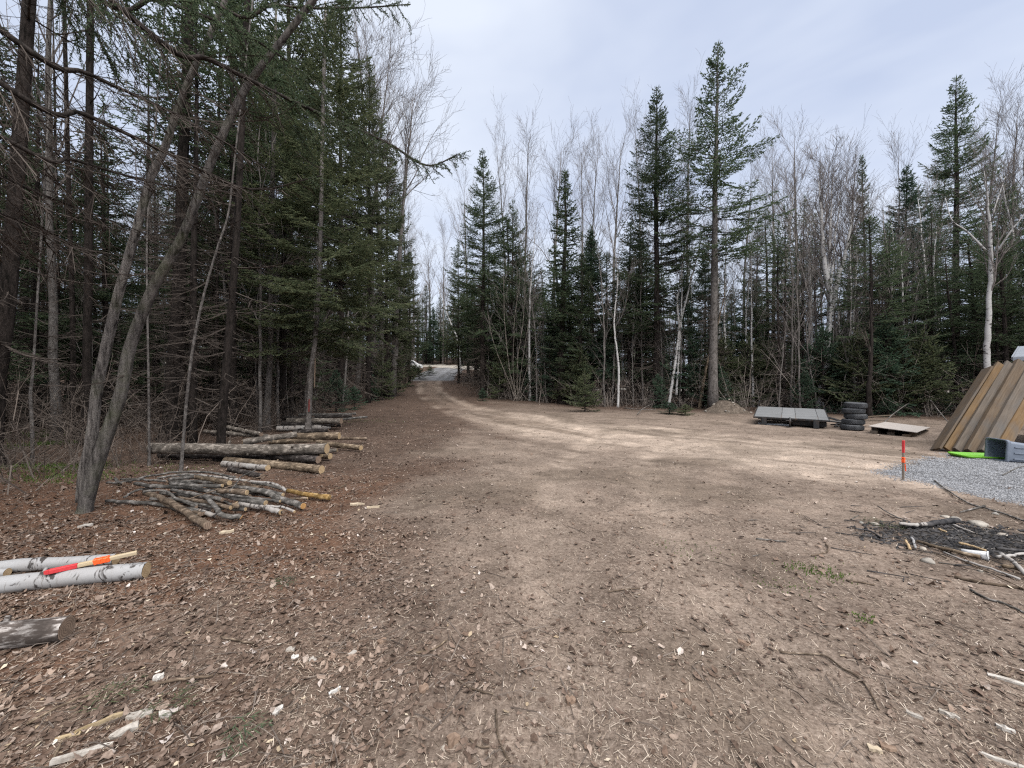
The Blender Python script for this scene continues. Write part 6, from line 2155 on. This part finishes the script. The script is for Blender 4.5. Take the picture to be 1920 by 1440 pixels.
LEAF_FINE = (np.array([[-.5, 0, 0], [-.3, .2, 0], [0, .29, 0], [.28, .17, 0], [.5, 0, 0], [.26, -.19, 0], [-.02, -.28, 0], [-.32, -.17, 0], [0, 0, 0]]), np.array([[8, k, (k + 7) % 8] for k in range(8)]))
LEAF_PLAIN = (np.array([[-.5, 0, 0], [-.08, .28, 0], [.5, .02, 0], [.16, -.24, 0], [-.22, -.24, 0], [0, 0, 0]]), np.array([[5, 1, 0], [5, 2, 1], [5, 3, 2], [5, 4, 3], [5, 0, 4]]))
def leaf_mesh(name, label, n, seed, ymin, ymax, accept, size, m_, cat='leaves', lift=.005, shape=LEAF_PLAIN, power=3.6, curl=1.0):
    x, y, z, r = scatter(n, seed, ymin, ymax, accept)
    n = len(x)
    s = (size[0] + (size[1] - size[0]) * r.random(n) ** power) * (1 + .02 * y)
    base, f = shape
    nv = len(base)
    V = np.repeat(base[None], n, 0)
    V[:, :, 1] *= r.uniform(.55, 1.25, n)[:, None]
    V[:, :, :2] += r.normal(0, .05, (n, nv, 2))
    u, w_ = V[:, :, 0].copy(), V[:, :, 1].copy()
    V[:, :, 2] = curl * (r.normal(.25, .7, n)[:, None] * u * u + r.normal(.5, 1.3, n)[:, None] * w_ * w_ + r.normal(0, .5, n)[:, None] * u * w_ + r.normal(0, .035, (n, nv)))
    V *= s[:, None, None]
    a, tx, ty = r.uniform(0, 6.28, n), r.normal(0, .22, n), r.normal(0, .22, n)
    V[:, :, 2] += V[:, :, 0] * np.tan(tx)[:, None] + V[:, :, 1] * np.tan(ty)[:, None]
    c, sn = np.cos(a)[:, None], np.sin(a)[:, None]
    xx = V[:, :, 0] * c - V[:, :, 1] * sn
    yy = V[:, :, 0] * sn + V[:, :, 1] * c
    zz_ = V[:, :, 2] - V[:, :, 2].min(1, keepdims=True) * .55
    V = np.stack([xx + x[:, None], yy + y[:, None], zz_ + z[:, None] + lift], -1)
    m = MB()
    m.add(V.reshape(-1, 3), t=(f[None] + (np.arange(n) * nv)[:, None, None]).reshape(-1, 3))
    obj(name, m.mesh(name, m_, True), label=label, cat=cat, kind='stuff')

def acc_leaf(x, y):
    k = masks(x, y)
    return np.clip(k['litter'] * .95 + .17 + .22 * (vnoise(x * 1.7, y * 1.7) - .5), .015, 1) * np.clip(.35 + 1.5 * (vnoise(x * 3.1 + 8, y * 3.1) * .6 + vnoise(x * 7.3, y * 7.3 + 2) * .4 - .22), .12, 1.2) * (1 - .85 * k['gravel']) * (1 - .93 * k['road']) * (1 - .6 * k['char']) * (1 - .7 * np.clip(k['sand'] * 1.6, 0, 1))
leaf_mesh('leaf_litter', 'brown curled leaves strewn over the near ground', 46000, 401, 1.2, 4.6, acc_leaf, (.011, .058), M_LEAF, shape=LEAF_FINE, power=3.4)
leaf_mesh('far_leaf_litter', 'brown leaves strewn over the farther ground and wood floor', 48000, 411, 4.4, 40, acc_leaf, (.02, .07), M_LEAF)

def acc_fibre(x, y):
    k = masks(x, y)
    return (1 - .97 * k['gravel']) * (1 - .7 * k['char']) * np.clip(.55 + .8 * (vnoise(x * 2.1, y * 2.1) - .35), .05, 1)
x, y, z, r = scatter(120000, 402, 1.2, 13, acc_fibre)
L_ = (.006 + .040 * r.random(len(x)) ** 2) * (1 + .06 * y)
a = r.uniform(0, 6.28, len(x))
d_ = np.stack([np.cos(a), np.sin(a), r.normal(0, .22, len(x))], 1)
p0 = np.stack([x, y, z + .003 + np.abs(d_[:, 2]) * L_ * .5], 1)
sd_ = np.stack([-np.sin(a), np.cos(a), np.zeros(len(x))], 1) * (r.uniform(.0007, .0018, len(x)) * (1 + .10 * y))[:, None]
p1 = p0 + d_ * L_[:, None]
m = MB()
m.add(np.stack([p0 - sd_, p0 + sd_, p1 + sd_ * .6, p1 - sd_ * .6], 1).reshape(-1, 3), q=np.arange(len(x) * 4).reshape(-1, 4))
obj('needle_litter', m.mesh('needle_litter', M_FIBRE), label='dead needles and straw matted over the bare ground', cat='litter', kind='stuff')

def acc_chip(x, y):
    k = masks(x, y)
    return np.clip(.10 + .5 * k['red'] + .35 * sstep(1.5, .4, np.hypot((x - PIT[0]) / 1.6, (y - PIT[1]) / 1.1)) + .25 * sstep(1.5, -3, x) * sstep(9, 5, y) + .2 * sstep(2, 4, x) * sstep(4, 2.5, y), 0, 1) * (1 - k['gravel'])
leaf_mesh('wood_chips', 'pale wood chips and bark flakes scattered over the litter', 1500, 403, 1.4, 12, acc_chip, (.010, .042), M_CHIP, 'chips', .008, curl=.3, power=3)

x, y, z, r = scatter(3800, 404, 1.5, 16, lambda x, y: np.clip(.12 + masks(x, y)['litter'] * .8, 0, 1) * (1 - masks(x, y)['gravel']))
a = r.uniform(0, 6.28, len(x))
L_ = r.uniform(.06, .30, len(x))
d_ = np.stack([np.cos(a), np.sin(a), r.normal(0, .06, len(x))], 1)
p0 = np.stack([x, y, z + .006], 1)
pm = p0 + d_ * L_[:, None] * .5 + r.normal(0, .008, p0.shape) + np.array([0, 0, .006])
p1 = p0 + d_ * L_[:, None]
p1[:, 2] = ground_z(p1[:, 0], p1[:, 1]) + .006
rad = r.uniform(.0012, .0035, len(x))
m = MB()
frusta(m, p0, pm, rad, rad * .9)
frusta(m, pm, p1, rad * .9, rad * .6)
obj('twig_litter', m.mesh('twig_litter', M_TWIG_BROWN), label='small fallen twigs scattered over the litter', cat='litter', kind='stuff')

# gravel stones
r = rng_of(405)
gx0, gx1 = min(p_[0] for p_ in GRAVEL_POLY), 11.2
gy0, gy1 = min(p_[1] for p_ in GRAVEL_POLY), max(p_[1] for p_ in GRAVEL_POLY)
x, y = r.uniform(gx0 - .4, gx1, 90000), r.uniform(gy0, gy1 + .3, 90000)
ok = (r.random(90000) < masks(x, y)['gravel']) & (x < 1.36 * y)
x, y = x[ok][:26000], y[ok][:26000]
z = ground_z(x, y)
s_ = r.uniform(.005, .014, len(x))
base = np.array([[1, 0, 0], [0, 1, 0], [-1, 0, 0], [0, -1, 0], [0, 0, .7], [0, 0, -.7]])
V = base[None] * s_[:, None, None] * r.uniform(.6, 1.3, (len(x), 6, 1))
a = r.uniform(0, 6.28, len(x))
c, sn = np.cos(a)[:, None], np.sin(a)[:, None]
V = np.stack([V[:, :, 0] * c - V[:, :, 1] * sn + x[:, None], V[:, :, 0] * sn + V[:, :, 1] * c + y[:, None], V[:, :, 2] + z[:, None] + .004], -1)
f = np.array([[0, 1, 4], [1, 2, 4], [2, 3, 4], [3, 0, 4]])
m = MB()
m.add(V.reshape(-1, 3), t=(f[None] + (np.arange(len(x)) * 6)[:, None, None]).reshape(-1, 3))
obj('gravel', m.mesh('gravel', M_GRAVEL), label='patch of grey crushed gravel before the timbers', cat='gravel', kind='stuff')

# charcoal crumbs in the pit
r = rng_of(406)
n_ = 1100
x, y = PIT[0] + r.normal(0, .62, n_), PIT[1] + r.normal(0, .30, n_)
ok = masks(x, y)['char'] > .12
x, y = x[ok], y[ok]
z = ground_z(x, y)
s_ = r.uniform(.006, .028, len(x))
V = base[None] * s_[:, None, None] * r.uniform(.5, 1.6, (len(x), 6, 1)) + np.stack([x, y, z + .006], 1)[:, None]
f8 = np.vstack([f, [[1, 0, 5], [2, 1, 5], [3, 2, 5], [0, 3, 5]]])
m = MB()
m.add(V.reshape(-1, 3), t=(f8[None] + (np.arange(len(x)) * 6)[:, None, None]).reshape(-1, 3))
obj('charcoal', m.mesh('charcoal', M_CHAR), label='black charcoal crumbs spread in the fire pit', cat='charcoal', kind='stuff')

r = rng_of(408)
n_ = 260
x, y = PIT[0] + r.normal(.1, .75, n_), PIT[1] + r.normal(-.08, .38, n_)
z = ground_z(x, y)
a = r.normal(-.35, .7, n_)
L_ = r.uniform(.05, .30, n_)
p0 = np.stack([x, y, z + .008], 1)
p1 = p0 + np.stack([np.cos(a), np.sin(a), r.uniform(-.02, .14, n_)], 1) * L_[:, None]
for nm, sel, m_, lab in (('burnt_twigs', slice(0, 130), M_CHAR, 'small burnt twigs strewn over the fire pit'), ('pale_twigs', slice(130, 190), M_POLE_GREY, 'small pale twigs and splinters strewn round the fire pit')):
    m = MB()
    rad = r.uniform(.0025, .007, 260)[sel]
    frusta(m, p0[sel], p1[sel], rad, rad * .6, 5)
    obj(nm, m.mesh(nm, m_), label=lab, cat='twigs', kind='stuff')

# moss, low herbs and sparse grass
def tufts(name, label, spots, seed, m_):
    r = rng_of(seed)
    A_, B_, C_ = [], [], []
    for (px, py, rad, n, h) in spots:
        p = at(px, py)
        x = p[0] + r.normal(0, rad, n)
        y = p[1] + r.normal(0, rad * .6, n)
        z = ground_z(x, y)
        d = np.stack([r.normal(0, .6, n), r.normal(0, .6, n), np.ones(n)], 1)
        A_.append(np.stack([x, y, z], 1)); B_.append(np.stack([x, y, z], 1) + norm(d) * (h * r.uniform(.4, 1.2, n))[:, None]); C_.append(np.full(n, .004 + .03 * h))
    m = MB()
    blades(m, np.concatenate(A_), np.concatenate(B_), np.concatenate(C_), r)
    obj(name, m.mesh(name, m_), label=label, cat='grass', kind='stuff')
tufts('ground_plants', 'low yellow-green plants and sparse grass tufts on the ground', [(100, 880, .5, 500, .10), (70, 840, .5, 400, .14), (95, 820, .3, 260, .22), (130, 900, .4, 260, .08), (1515, 1070, .10, 90, .03), (1560, 1085, .10, 70, .03), (1620, 1165, .05, 40, .025), (1460, 1100, .12, 60, .02), (300, 880, .5, 120, .05), (690, 790, .8, 160, .05), (1290, 1030, .2, 50, .02)], 407, M_HERB)
